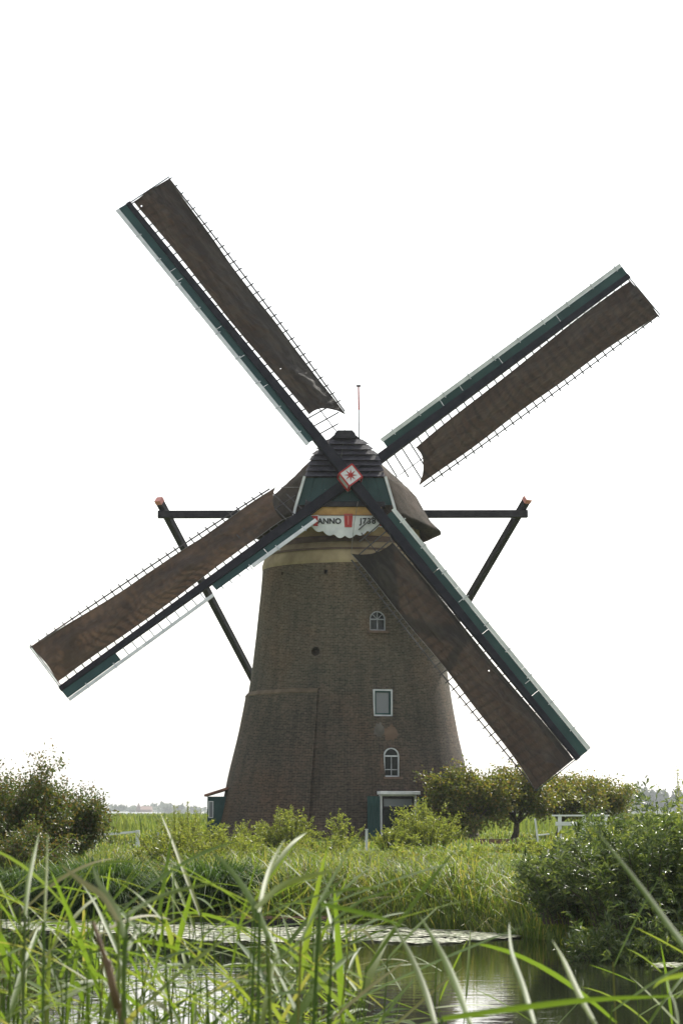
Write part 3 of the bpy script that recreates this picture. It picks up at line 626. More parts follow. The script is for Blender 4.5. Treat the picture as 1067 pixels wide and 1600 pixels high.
def bm_box(mb, r, w, z, th, dr, dw, dz):
    """box centred r,w,z in bar frame rotated by th about the arm"""
    c, s = math.cos(th), math.sin(th); p = []
    for zz_ in (-dz / 2, dz / 2):
        for (a, b_) in ((-1, -1), (1, -1), (1, 1), (-1, 1)):
            ww_ = w + b_ * dw / 2; z_ = z + zz_; p.append((r + a * dr / 2, ww_ * c - z_ * s, ww_ * s + z_ * c))
    mb.hexa(p)
def rail(mb, r0_, r1_, w, z, dw, dz, n_=24, lift=lambda r: 0):
    rs = np.linspace(r0_, r1_, n_ + 1)
    for i in range(n_ + 1):
        r = rs[i]; th = theta(r); c, s = math.cos(th), math.sin(th)
        for (a, b_) in ((-1, -1), (1, -1), (1, 1), (-1, 1)):
            ww_ = w(r) + a * dw / 2; z_ = z + b_ * dz / 2; mb.v.append((r, ww_ * c - z_ * s, ww_ * s + z_ * c))
    k0 = len(mb.v) - 4 * (n_ + 1)
    for i in range(n_):
        for j in range(4): a = k0 + 4 * i + j; b_ = k0 + 4 * i + (j + 1) % 4; mb.f.append((a, a + 4, b_ + 4, b_))
    mb.f.append((k0, k0 + 1, k0 + 2, k0 + 3)); k1 = k0 + 4 * n_; mb.f.append((k1 + 3, k1 + 2, k1 + 1, k1))
barm = MB(); barm.box(-.022, .022, -.12, WT + .08, -.02, .02); bar_data = bpy.data.meshes.new('sail_bar'); bar_data.from_pydata(barm.v, [], barm.f); bar_data.materials.append(MATS['lattice_wood'])
NAMES = {'TL': 'upper left sail, pointing up to the left', 'BR': 'lower right sail, hanging in front of the tower', 'TR': 'upper right sail, pointing up to the right', 'BL': 'lower left sail with part of its leading boards missing'}
for key in ('TL', 'TR', 'BL', 'BR'):
    M, L_ = sailframe(key); cfg = CL[key]
    rt = L_ - .12; r_in = 2.45
    fr = MB(); Wf = lambda r: WT
    rail(fr, r_in, rt + .05, lambda r: WT - .03, 0.035, .05, .035, 30)
    rail(fr, 1.9, rt + .05, lambda r: 1.02, 0.035, .03, .025, 30)
    rail(fr, 3.2, rt + .05, lambda r: 1.55, 0.035, .025, .022, 30)
    sail = fr.build('sail', 'lattice_wood', mill); sail.matrix_local = M; sail['label'] = NAMES[key]
    nb_ = 33
    for i in range(nb_):
        r = 1.75 + (rt - 1.75) * i / (nb_ - 1)
        o = bpy.data.objects.new('sail_bar', bar_data); COL.objects.link(o); o.parent = sail
        sc = 1.0 if i > 2 else (.48, .62, .80)[i]
        o.matrix_local = Matrix.Translation((r, 0, 0)) @ Matrix.Rotation(theta(r), 4, 'X') @ Matrix.Diagonal((1, sc, 1, 1))
    # canvas
    NR, NWd = 220, 34; vv = []
    for i in range(NR + 1):
        fr_ = i / NR
        for j in range(NWd + 1):
            g = j / NWd
            r_start = 3.0 - .72 * g + .95 * g * (1 - g)
            r = r_start + (L_ - .13 - r_start) * fr_
            w0 = cfg['gt'] + (cfg['g0'] - cfg['gt']) * (1 - fr_) ** 2.2 + .03 * math.sin(fr_ * 9 + cfg['seed'])
            bow = math.sin(min(1, fr_ * 1.02) * PI) ** .7
            w1 = WT - .03 - cfg['og'] * bow - (.18 * (1 - fr_) ** 6) + .02 * math.sin(fr_ * 17 + cfg['seed'])
            w_ = w0 + (w1 - w0) * g
            nz = noise.noise(Vector((r * .35 + cfg['seed'] * 7, w_ * .7 - r * .25, cfg['seed'])))
            nz2 = noise.noise(Vector((r * 1.1 + w_ * 1.6 + cfg['seed'] * 3, (w_ - r) * 1.2, cfg['seed'] + 5)))
            fold = math.sin((r * 1.0 + w_ * 2.0) * 2.1 + 2.5 * nz)
            z_ = -.08 - .008 * math.cos((r - 1.75) / ((rt - 1.75) / 32) * 2 * PI) - .08 * math.sin(g * PI) - cfg['rip'] * (.9 + nz * 1.6 + nz2 * 1.3 + .6 * fold) * math.sin(min(1, g * 1.1 + .05) * PI * .97)
            z_ -= .014 * math.sin((r * .8 + w_ * 1.3 + .5 * nz) * 11 + 3 * nz2) * (.4 + abs(nz2)) * math.sin(g * PI)
            th = theta(r); c, s = math.cos(th), math.sin(th); vv.append((r, w_ * c - z_ * s, w_ * s + z_ * c))
    ii = np.arange((NR + 1) * (NWd + 1)).reshape(NR + 1, NWd + 1)
    fc = np.stack([ii[:-1, :-1], ii[1:, :-1], ii[1:, 1:], ii[:-1, 1:]], -1).reshape(-1, 4)
    # a few small worn holes
    hr = random.Random(cfg['seed']); holes = set()
    for _ in range({'TL': 2, 'TR': 0, 'BL': 0, 'BR': 1}[key]): holes.add(hr.randrange(8, NR - 5) * NWd + hr.randrange(2, 7))
    fc = np.array([f_ for q_, f_ in enumerate(fc) if q_ not in holes])
    cm_ = mesh_np('sail_cloth', vv, fc, 4, 'sunlit_canvas' if key == 'BL' else 'sail_canvas', True); co_ = link('sail_cloth', cm_, sail)
    # ropes
    rp_ = MB(); c0_ = vv[0]; c1_ = vv[NWd]
    rp_.tube([c1_, (1.5, .95, .35), (.9, .3, .1)], [.010, .010, .010], 5); rp_.tube([c0_, (2.4, .12, -.15)], [.01, .01], 5)
    e0 = [vv[i * (NWd + 1)] for i in range(0, NR + 1, 6)]; rp_.tube([(a, b_, c - .01) for a, b_, c in e0], [.012] * len(e0), 5)
    e1 = [vv[i * (NWd + 1) + NWd] for i in range(0, NR + 1, 6)]; rp_.tube([(a, b_, c - .01) for a, b_, c in e1], [.012] * len(e1), 5)
    rp_.build('rope', 'rope', sail)
    # leading boards (green) with white edge strip
    segs = [(2.05, 4.9), (4.915, 7.9), (7.915, 10.9), (10.915, L_ - .02)]
    white = [(2.0, L_ - .02)]
    if key == 'BL': segs = [(2.05, 4.3), (4.315, 6.75), (11.25, L_ - .02)]; white = [(2.0, 5.1), (6.95, L_ - .02)]
    ph = lambda r: R(10 + 10 * (1 - r / 14))
    def lead(mb, ra, rb_, w0, w1, z, dz, n_=6):
        rs = np.linspace(ra, rb_, n_ + 1); k0 = len(mb.v)
        for r in rs:
            th = ph(r); c, s = math.cos(th), math.sin(th)
            for (ww_, z_) in ((w0, z - dz / 2), (w1, z - dz / 2), (w1, z + dz / 2), (w0, z + dz / 2)): mb.v.append((r, -(ww_ * c) - z_ * s, -ww_ * s + z_ * c))
        for i in range(n_):
            for j in range(4): a = k0 + 4 * i + j; b_ = k0 + 4 * i + (j + 1) % 4; mb.f.append((a, b_, b_ + 4, a + 4))
        mb.f.append((k0 + 3, k0 + 2, k0 + 1, k0)); k1 = k0 + 4 * n_; mb.f.append((k1, k1 + 1, k1 + 2, k1 + 3))
    for q_, (ra, rb_) in enumerate(segs):
        lb = MB(); lead(lb, ra, rb_, .10, .47, -.02, .03); lb.build('leading_board', 'green_paint', sail)
    for (ra, rb_) in white:
        n_s = max(1, round((rb_ - ra) / 3.9)); ed = np.linspace(ra, rb_, n_s + 1)
        for i in range(n_s):
            wb = MB(); lead(wb, ed[i] + .006, ed[i + 1] - .006, .474 if not (key == 'BL' and 6 < ed[i] < 11) else .50, .63, -.03, .035); wb.build('white_edge_strip', 'white_paint', sail)
    for r in np.arange(2.6, L_ - .2, 1.28):
        if key == 'BL' and 5.2 < r < 11.2: continue
        cl = MB(); lead(cl, r - .02, r + .02, .42, .70, -.060, .02, 1); cl.build('board_clip', 'grey_white_paint', sail)
    if key == 'BL':
        for r in np.arange(5.3, 11.3, .40):
            if 6.75 < r < 6.95: continue
            sp = MB(); lead(sp, r - .022, r + .022, .1, .56 if r > 6.9 else .60, -.0, .03, 1); sp.build('bare_spur', 'grey_white_paint', sail)
    else:
        for r in (6.4, 10.4) if key != 'TR' else (5.9,):
            sp = MB(); lead(sp, r - .014, r + .014, .24, .5, -.055, .02, 1); sp.build('board_hook', 'grey_white_paint', sail)
    # end board across the tip
    eb = MB(); eb.bar((L_ - .05, -.1, -.02), (L_ - .05, WT * math.cos(theta(L_)), .05), .035, .045, up=(0, 0, 1)); eb.build('tip_bar', 'green_paint', sail)

# ------------------------------------------------------------------ vegetation generators
def rot_rand(n): 
    v = rng.normal(size=(n, 3)); return v / np.linalg.norm(v, axis=1)[:, None]
def leaves_mesh(name, P, D, Lg, Wd, mat, droop=0.0):
    """diamond leaves: base P, direction D, length, width (arrays)"""
    n = len(P); D = D / np.linalg.norm(D, axis=1)[:, None]; A = rot_rand(n); X = np.cross(D, A); X /= np.linalg.norm(X, axis=1)[:, None] + 1e-9
    Nn = np.cross(X, D); Lg = np.broadcast_to(Lg, n)[:, None]; Wd = np.broadcast_to(Wd, n)[:, None]
    mid = P + D * Lg * .45; fold = Nn * Wd * .22; tip = P + D * Lg; tip[:, 2] -= droop * Lg[:, 0]
    V = np.stack([P, mid + X * Wd / 2 + fold, tip, mid - X * Wd / 2 + fold], 1).reshape(-1, 3)
    i0 = np.arange(n) * 4; Fc = np.concatenate([np.stack([i0, i0 + 1, i0 + 2], 1), np.stack([i0, i0 + 2, i0 + 3], 1)])
    return mesh_np(name, V, Fc, 3, mat)
def blades_mesh(name, P, Ht, Wd, mat, lean=.35, droop=.25, az=None):
    """grass blades: 3 segments, 5 triangles"""
    n = len(P); a = rng.uniform(0, 2 * PI, n) if az is None else az; o = np.stack([np.cos(a), np.sin(a), np.zeros(n)], 1)
    b = a + rng.normal(0, .9, n) + PI / 2; x = np.stack([np.cos(b), np.sin(b), np.zeros(n)], 1)
    Ht = np.broadcast_to(Ht, n)[:, None]; Wd = np.broadcast_to(Wd, n)[:, None]; ln = (np.abs(rng.normal(0, lean, n)) + .05)[:, None]; dr = (np.abs(rng.normal(0, droop, n)))[:, None]
    up = np.array([[0, 0, 1.0]])
    p0 = P; p1 = P + up * Ht * .42 + o * Ht * ln * .25; p2 = P + up * Ht * (.78 - .1 * dr) + o * Ht * ln * (.62 + dr * .3); p3 = P + up * Ht * (1 - dr * .8) + o * Ht * ln * (1.05 + dr)
    V = np.stack([p0 - x * Wd * .35, p0 + x * Wd * .35, p1 - x * Wd * .5, p1 + x * Wd * .5, p2 - x * Wd * .36, p2 + x * Wd * .36, p3], 1).reshape(-1, 3)
    i = np.arange(n) * 7; T = [(0, 1, 3), (0, 3, 2), (2, 3, 5), (2, 5, 4), (4, 5, 6)]
    return mesh_np(name, V, np.concatenate([np.stack([i + a_, i + b_, i + c_], 1) for a_, b_, c_ in T]), 3, mat)

def shrub(name, label, cat, X, Y, height, spread, leaf, mat, stems=7, nleaf=12000, trunk_h=.25, upright=.5, seed=0, group=None, lean=(0, 0), leafdroop=0.1, ell=(1, 1), trunk_r=.06, crown_base=.12):
    """many-stemmed or single-trunk woody plant: limbs, twigs and single leaves"""
    rr = random.Random(seed); z0 = gzf(X, Y); root = thing(name, label, cat, (X, Y, z0), 0, group)
    wood = MB(); tw = []
    def limb(p, d, ln, r, lev):
        pts = [p]; rads = [r]; k = 4; q = p.copy(); dd = d.copy()
        for i in range(k):
            dd = (dd + Vector((rr.gauss(0, .16), rr.gauss(0, .16), rr.gauss(0, .10) + .05 * upright))).normalized(); q = q + dd * ln / k; pts.append(q.copy()); rads.append(max(.004, r * (1 - .7 * (i + 1) / k)))
            if lev < 3 and i >= (1 if lev == 0 else 0):
                for _ in range(2 if lev < 2 else 2):
                    sd = Vector((rr.gauss(0, 1), rr.gauss(0, 1), rr.gauss(0.1, .6))).normalized(); nd = (dd * (.55 + .4 * upright) + sd * (.95 - .35 * upright)).normalized(); limb(q.copy(), nd, ln * rr.uniform(.45, .7), rads[-1] * .7, lev + 1)
        if lev < 3: wood.tube(pts, rads, 6 if lev < 2 else 4)
        if lev >= 1: tw.append((pts, lev))
    if trunk_h > .5:
        base = Vector((0, 0, -.1)); top = Vector((lean[0] * trunk_h, lean[1] * trunk_h, trunk_h)); wood.tube([base, base.lerp(top, .5) + Vector((rr.uniform(-.05, .05), 0, 0)), top], [trunk_r * 1.3, trunk_r, trunk_r * .85], 8); src = top
    else: src = Vector((0, 0, -.05))
    for i in range(stems):
        a = 2 * PI * i / stems + rr.uniform(-.4, .4); t_ = rr.uniform(.25, 1.0); d = Vector((math.cos(a) * t_ * spread, math.sin(a) * t_ * spread, (height - src.z) * rr.uniform(.75, 1.05)))
        p = src + (Vector((math.cos(a) * .12 * spread, math.sin(a) * .12 * spread, 0)) if trunk_h <= .5 else Vector((0, 0, 0)))
        limb(p, d.normalized(), d.length * .62, trunk_r * .6, 0)
    P = []; wts = []
    A = []; B = []
    for pts, lev in tw:
        for a, b_ in zip(pts[:-1], pts[1:]): A.append(a); B.append(b_)
    A = np.array([tuple(a) for a in A]); B = np.array([tuple(b_) for b_ in B])
    i = rng.integers(0, len(A), nleaf); f = rng.random(nleaf)[:, None]; P = A[i] * (1 - f) + B[i] * f + rng.normal(0, leaf * .9, (nleaf, 3))
    D = (B[i] - A[i]); D /= np.linalg.norm(D, axis=1)[:, None] + 1e-9; D = D * .7 + rng.normal(0, .75, (nleaf, 3)); D[:, 2] -= leafdroop
    # squash into the intended envelope
    zmax = np.quantile(P[:, 2], .995); rmax = np.quantile(np.hypot(P[:, 0], P[:, 1]), .97)
    sx = spread / rmax; sz = height / zmax
    Sc = np.array([sx * ell[0], sx * ell[1], sz]); P = P * Sc
    keep = P[:, 2] > height * crown_base * rng.uniform(.3, 1.3, nleaf); P = P[keep]; D = D[keep]; nl = len(P)
    lw = leaf * rng.uniform(.7, 1.3, nl)
    link('crown', leaves_mesh('crown', P, D, lw, lw * LEAFW.get(mat, .5), mat, .1), root)
    wood.v = [(x * Sc[0], y * Sc[1], z * Sc[2]) for x, y, z in wood.v]
    wood.build('trunk' if trunk_h > .5 else 'stems', 'bark', root, smooth=True)
    return root
def osier(name, label, cat, X, Y, height, spread, leaf, mat, nst=40, perst=90, arch=.3, seed=0, group=None, depth=1.0, side=.35):
    """many upright or arching shoots from the ground, single narrow leaves all along them"""
    r_ = np.random.default_rng(seed); z0 = gzf(X, Y); root = thing(name, label, cat, (X, Y, z0), 0, group); wood = MB(); PP = []; DD = []; LL = []; height = height / (1 - arch * .5)
    for i in range(nst):
        a = r_.uniform(0, 2 * PI); t_ = r_.random() ** .6; b0 = np.array([math.cos(a) * t_ * spread * .55, math.sin(a) * t_ * spread * .55 * depth, -.05])
        h_ = height * (1 - .4 * t_ ** 2) * (r_.uniform(.55, .95) if i > nst * .2 else r_.uniform(.9, 1.05))
        out = np.array([math.cos(a), math.sin(a) * depth, 0]) * spread * t_ * .55 + r_.normal(0, .08, 3) * [1, 1, 0]; shoots = [(b0, h_, out, 1.0)]
        for _ in range(int(side * 10)):
            f = r_.uniform(.25, .85); p = b0 + np.array([0, 0, h_ * f]) + out * f ** 1.6; a2 = r_.uniform(0, 2 * PI)
            shoots.append((p, h_ * r_.uniform(.12, .32) * (1.1 - .4 * f), np.array([math.cos(a2), math.sin(a2), 0]) * h_ * r_.uniform(.08, .24), .45))
        for (p0, hh, oo, wgt) in shoots:
            fs = np.linspace(0, 1, 5); pts = [p0 + np.array([0, 0, hh * (f - arch * f ** 3 * .5)]) + oo * f ** 1.6 for f in fs]
            if wgt == 1.0: wood.tube([tuple(p) for p in pts], [.012, .01, .008, .005, .003], 4)
            n = int(perst * (1 if wgt == 1 else .28)); f = r_.uniform(.06 if wgt == 1 else 0, 1.0, n); P = p0 + np.outer(hh * (f - arch * f ** 3 * .5), [0, 0, 1]) + np.outer(f ** 1.6, oo); T = np.outer(hh * (1 - 1.5 * arch * f * f), [0, 0, 1]) + np.outer(1.6 * f ** .6, oo)
            T /= np.linalg.norm(T, axis=1)[:, None] + 1e-9; D = T * .9 + r_.normal(0, .55, (n, 3)); PP.append(P + r_.normal(0, .012, (n, 3))); DD.append(D); LL.append(leaf * r_.uniform(.55, 1.2, n) * (1.15 - .5 * f))
    P = np.concatenate(PP); D = np.concatenate(DD); L_ = np.concatenate(LL)
    link('foliage', leaves_mesh('foliage', P, D, L_, L_ * LEAFW[mat], mat, .18), root); wood.build('stems', 'bark', root); return root
LEAFW = {'willow_leaf': .22, 'osier_leaf': .28, 'dark_shrub_leaf': .5, 'orchard_leaf': .5, 'far_leaf': .8}

# left: tall dark shrub against the sky
shrub('tall_shrub', 'tall dark reddish-green shrub at the far left, against the sky', 'shrub', xat(22, 54), 54, 2.6, 1.9, .085, 'dark_shrub_leaf', 12, 42000, .2, .75, 11, crown_base=0)
shrub('tall_shrub', 'lower dark shrub beside the white rail, right of the tall dark shrub', 'shrub', xat(102, 55), 55.5, 2.0, 1.05, .08, 'dark_shrub_leaf', 10, 22000, .2, .6, 12, crown_base=0)
shrub('tall_shrub', 'dark shrub cut off by the left edge of the photo', 'shrub', xat(-22, 55), 55.5, 2.45, 1.5, .08, 'dark_shrub_leaf', 10, 16000, .2, .6, 15, crown_base=0)
shrub('bush', 'low dark bush below the tall shrub at the left edge', 'bush', xat(20, 50), 50, 1.45, 1.3, .07, 'dark_shrub_leaf', 8, 14000, .2, .4, 13, crown_base=0)
# orchard trees right of the mill
for (px, Y, h_, sp, lab, sd, nl, ln, th_) in (
    (738, 87.4, 2.75, 2.15, 'low spreading orchard tree against the right foot of the windmill', 21, 26000, (-.1, 0), .55),
    (800, 90.2, 2.95, 2.1, 'orchard tree directly behind the tip of the lower right sail', 22, 21000, (.2, 0), .7),
    (866, 93, 2.8, 2.2, 'orchard tree standing behind the leaning white post', 23, 22000, (.3, 0), .8),
    (930, 96, 2.55, 1.8, 'rightmost orchard tree, behind the white railing', 24, 15000, (.1, 0), .7)):
    shrub('orchard_tree', lab, 'tree', xat(px, Y), Y, h_, sp, .125, 'orchard_leaf', 9, int(nl * .75), th_, .3, sd, 'orchard trees beside the windmill', ln, trunk_r=.10, crown_base=.10, ell=(1, .5 if sd == 21 else .8))
# osier shrubs in front of the mill
for (px, Y, top, sp, lab, sd, ns, ps) in (
    (447, 66, 1258, 1.0, 'bright green osier bush in front of the middle of the tower', 31, 60, 70),
    (380, 66, 1278, .95, 'lower osier bush with brownish tips left of the bright osier bush', 32, 34, 60),
    (536, 64, 1258, .5, 'slim upright osier bush right below the tower, beside the white post', 33, 14, 60),
    (296, 62, 1258, 1.0, 'loose osier bush in front of the small green shed', 34, 45, 60),
    (665, 66, 1245, 1.2, 'osier bush covering the lower right part of the ground-floor window', 35, 70, 70),
    (612, 64, 1288, .8, 'small osier bush under the ground-floor window', 36, 30, 60),
    (500, 58, 1296, 1.1, 'low osier growth in front of the bare foot of the tower', 37, 30, 50),
    (335, 55, 1286, 1.2, 'low osier growth left of the foot of the tower', 38, 44, 60),
    (272, 56, 1284, 1.1, 'pale green osier growth on the bank right of the thin white post', 39, 44, 60),
    (420, 53, 1298, 1.2, 'wide pale green osier growth halfway down the bank below the bright osier bush', 51, 50, 55),
    (620, 53, 1312, 1.3, 'low pale green growth on the bank below the white post', 53, 50, 50),
    (740, 52, 1318, 1.3, 'low pale green growth on the bank below the orchard trees', 54, 50, 50),
    (690, 84, 1286, 1.2, 'green undergrowth under the low spreading orchard tree', 55, 40, 60),
    (830, 60, 1312, 1.2, 'pale green growth in front of the leaning white post', 56, 44, 55),
    (900, 56, 1312, 1.3, 'pale green growth in front of the bridge railing', 57, 54, 55)):
    X = xat(px, Y); h_ = zat(top, Y) - gzf(X, Y)
    osier('osier_bush', lab, 'bush', X, Y, h_ * 1.04, sp, .12, 'osier_leaf', ns, ps, .05, sd, 'osier bushes in front of the windmill')
# right: the big willow bushes on the near corner of the bank
for (px, Y, top, sp, lab, sd, ns, ps) in (
    (1015, 35.6, 1268, 1.7, 'large silvery willow bush overhanging the water at the right edge', 41, 150, 60),
    (905, 38.0, 1318, 1.2, 'lower willow bush at the bend of the bank, left of the large willow', 42, 110, 50),
    (1105, 38, 1262, 1.5, 'willow bush partly cut off by the right edge of the photo', 43, 90, 60),
    (945, 43, 1306, 1.4, 'willow bush behind the large willow, below the white railing', 44, 90, 60),
    (860, 41, 1352, .9, 'small willow bush at the left end of the willow thicket', 45, 60, 50),
    (985, 33.9, 1425, 1.2, 'low willow growth hanging over the water in front of the large willow', 46, 70, 50)):
    X = xat(px, Y); h_ = zat(top, Y) - gzf(X, Y)
    osier('willow_bush', lab, 'bush', X, Y, h_, sp, .15, 'osier_leaf' if sd in (43, 44) else 'willow_leaf', ns, ps, .55, sd, 'willow bushes on the right bank', side=.6)

# bank grass and reeds: uncountable
def scatter(n, x0, x1, y0, y1, off=0.15):
    x = rng.uniform(x0, x1, n); y = rng.uniform(y0, y1, n); k = y > bankY(x) - off; return x[k], y[k]
def clumpmask(x, y, s, seed):
    return np.array([noise.noise(Vector((a * s, b_ * s, seed))) for a, b_ in zip(x, y)])
x, _ = scatter(60000, -14, 14, 60, 61); y = bankY(x) + rng.random(len(x)) ** 1.3 * 16 - .25
cm_ = clumpmask(x, y, .45, 3.3)
h_ = (.74 + .45 * cm_ + .25 * clumpmask(x, y, 1.6, 8.8) + np.abs(rng.normal(0, .13, len(x)))) * np.interp(y - bankY(x), [0, 1, 6, 12, 16], [.8, 1.05, .75, .5, .35]); h_ = np.maximum(.2, h_)
k = cm_ > -.35
k &= ~((np.abs(x - np.interp(y, [46, 60], [xat(250, 46), xat(262, 60)])) < .32))
for px_, Y_, r_s in ((160, 46.6, 1.35), (60, 47, 1.1), (325, 45.6, 1.25), (235, 46.8, .6), (400, 45.2, .7)): k &= ~(((x - xat(px_, Y_)) ** 2 + ((y - Y_ - .3) * .8) ** 2 < r_s ** 2) & (y < Y_ + 2.5))
tag(link('bank_grass', blades_mesh('bank_grass', np.stack([x, y, gz(x, y) - .03], 1)[k], h_[k], .020, 'bank_grass', .55, .5)), 'tall green grass and reeds covering the far bank', 'grass', kind='stuff')
nw = 60000; c_ = rng.uniform(0, 1, (420, 2)); ci = rng.integers(0, 420, nw); cx_ = -13 + 26 * c_[ci, 0]; x = cx_ + rng.normal(0, .28, nw); y = bankY(cx_) + .3 + 14 * c_[ci, 1] + rng.normal(0, .28, nw)
hz_ = (.25 + .75 * rng.random(420) ** 1.3)[ci] * np.interp(y - bankY(x), [0, 2, 14], [.9, 1.0, .55]); zz_ = gz(x, y) + hz_ * (1.05 - .55 * ((x - cx_) / .5) ** 2).clip(.2, 1.05) * rng.random(nw) ** .5
D = rng.normal(0, .8, (nw, 3)); D[:, 2] += .5; k = zz_ > .03
tag(link('bank_weeds', leaves_mesh('bank_weeds', np.stack([x, y, zz_], 1)[k], D[k], rng.uniform(.05, .13, k.sum()), rng.uniform(.012, .03, k.sum()), 'weed_leaf')), 'leafy weeds growing among the grass on the far bank', 'weeds', kind='stuff')
x = rng.uniform(-30, 30, 40000); y = rng.uniform(58, 125, 40000); k = ~((np.hypot(x - TX, y - AX) < 4.8)); x, y = x[k], y[k]
tag(link('meadow_grass', blades_mesh('meadow_grass', np.stack([x, y, gz(x, y) - .02], 1), rng.uniform(.12, .32, len(x)), .035, 'bank_grass', .4, .3)), 'short meadow grass around the windmill', 'grass', kind='stuff')
x = rng.uniform(-90, 40, 45000); y = 115 + rng.random(45000) ** 1.6 * 400; k = (np.abs(x) < 45 + (y - 115) * .25)
x, y = x[k] * (1 + (y[k] - 115) / 260), y[k]
tag(link('far_reeds', blades_mesh('far_reeds', np.stack([x, y, gz(x, y) - .02], 1), rng.uniform(.5, 1.15, len(x)) * np.interp(y, [115, 500], [1, 1.1]), np.interp(y, [115, 500], [.08, .35]), 'pale_reed', .2, .2)), 'pale reed field behind the windmill', 'reeds', kind='stuff')
# dark overhanging sedge clumps along the left bank
for (px, Y, top, sp, lab, sd) in (
    (158, 46.6, 1322, 1.3, 'large dark sedge clump on the left bank below the white rail', 1),
    (55, 47.4, 1345, 1.1, 'dark sedge clump under the tall shrub near the left edge', 2),
    (335, 45.7, 1330, 1.15, 'dark sedge clump left of the small boat', 3),
    (398, 45.3, 1345, .7, 'dark sedge clump just behind the small boat', 5)):
    X = xat(px, Y); z0 = gzf(X, Y); h0 = zat(top, Y) - z0; n = int(6500 * sp)
    root = thing('sedge_clump', lab, 'sedge', (X, Y, z0), 0, 'dark sedge clumps on the left bank')
    a = rng.uniform(0, 2 * PI, n); rr_ = np.sqrt(rng.random(n)) * sp; P = np.stack([rr_ * np.cos(a), rr_ * np.sin(a) * .7, np.full(n, -.05)], 1)
    hh_ = h0 * (1 - .55 * (rr_ / sp) ** 2) * rng.uniform(.4, 1.1, n)
    link('blades', blades_mesh('blades', P, hh_ * 1.05, .026, 'dark_sedge', .35, .5, az=a + rng.normal(0, .5, n)), root)
# tall weeds with seed heads on the skyline (left of the shed)
for i, (px, top, lab) in enumerate(((293, 1252, 'tall thin weed rising against the sky left of the shed'), (272, 1258, 'slightly shorter thin weed left of the tallest weed'), (1058, 1196, 'tall thin weed above the willows at the right edge'))):
    Y = 60 if i < 2 else 40; X = xat(px, Y); z0 = gzf(X, Y); h0 = zat(top, Y) - z0; root = thing('tall_weed', lab, 'weed', (X, Y, z0)); s_ = MB(); pts = [(0, 0, 0), (.03, 0, h0 * .5), (.0, 0, h0)]; s_.tube(pts, [.012, .009, .004], 5); s_.build('stem', 'bark', root)
    n = 260; f = rng.uniform(.35, 1, n); P = np.stack([.03 * np.sin(f * 3) + rng.normal(0, .02, n), rng.normal(0, .02, n), f * h0], 1); D = np.stack([rng.normal(0, 1, n), rng.normal(0, 1, n), rng.uniform(.2, 1.5, n)], 1)
    link('leaves', leaves_mesh('leaves', P, D, .09 * (1.3 - f), .02, 'osier_leaf'), root)

# floating leaves
n = 9500; x = rng.uniform(-9, 3.0, n); e0 = bankY(x) - .3; wd = (np.interp(x, [-9, -6, 0, 2.0, 2.7, 3.0], [2.8, 4.4, 5.6, 4.2, 1.6, .1]) * (1 + .35 * np.array([noise.noise(Vector((a * .7, 3.1, 0))) for a in x]) + .12 * np.array([noise.noise(Vector((a * 3.7, 7.1, 0))) for a in x]))); y = e0 - rng.random(n) ** .9 * wd
k = clumpmask(x, y * 1.6, .9, 9.1) > -.16 - .3 * rng.random(n); x, y = x[k], y[k]
x2 = rng.uniform(4.3, 8, 900); y2 = 32.6 - rng.random(900) * .9 + .1 * np.sin(x2 * 3); x = np.concatenate([x, x2]); y = np.concatenate([y, y2]); n = len(x)
r_ = rng.uniform(.04, .09, n); NS = 7; a = np.linspace(0, 2 * PI, NS, endpoint=False); tl = rng.normal(0, .06, (n, 2))
V = np.stack([x[:, None] + r_[:, None] * np.cos(a), y[:, None] + r_[:, None] * np.sin(a), .008 + rng.random(n)[:, None] * .02 + np.abs(r_[:, None] * (np.cos(a) * tl[:, :1] + np.sin(a) * tl[:, 1:]))], -1).reshape(-1, 3)
i0 = (np.arange(n) * NS)[:, None]; me = mesh_np('floating_leaves', V, i0 + np.arange(NS), NS, 'lily_pad')
tag(link('floating_leaves', me), 'pale mat of floating water plants along the far bank', 'water plants', kind='stuff')

# ------------------------------------------------------------------ shed, fences, bridge, boat
Ys = 92.0; sx0, sx1 = xat(326, Ys), xat(358, Ys); zb_ = gzf(sx0, Ys); ztp = zat(1240, Ys) - zb_
shed = thing('shed', 'small green lean-to shed with tiled roof at the left foot of the windmill', 'shed', ((sx0 + sx1) / 2, Ys, zb_)); hx = (sx1 - sx0) / 2
s_ = MB(); s_.box(-hx, hx + .3, -.8, .8, 0, ztp - .12); s_.build('wall', 'green_paint', shed)
for k_ in range(3):
    s_ = MB(); s_.box(-hx + .03 + k_ * .26, -hx + .26 + k_ * .26, -.825, -.803, .05, ztp - .25); s_.build('plank', 'green_paint', shed)
s_ = MB(); s_.box(-hx + .05, -hx + .24, -.85, -.828, ztp - .95, ztp - .3); w_ = s_.build('window', 'white_paint', shed); s_ = MB(); s_.box(-hx + .08, -hx + .21, -.86, -.852, ztp - .92, ztp - .33); s_.build('pane', 'pale_glass', w_)
s_ = MB(); s_.hexa([(-hx - .12, -.95, ztp - .12), (hx + .4, -.95, ztp + .28), (hx + .4, .95, ztp + .28), (-hx - .12, .95, ztp - .12), (-hx - .12, -.95, ztp - .04), (hx + .4, -.95, ztp + .38), (hx + .4, .95, ztp + .38), (-hx - .12, .95, ztp - .04)]); s_.build('roof', 'roof_tile', shed)
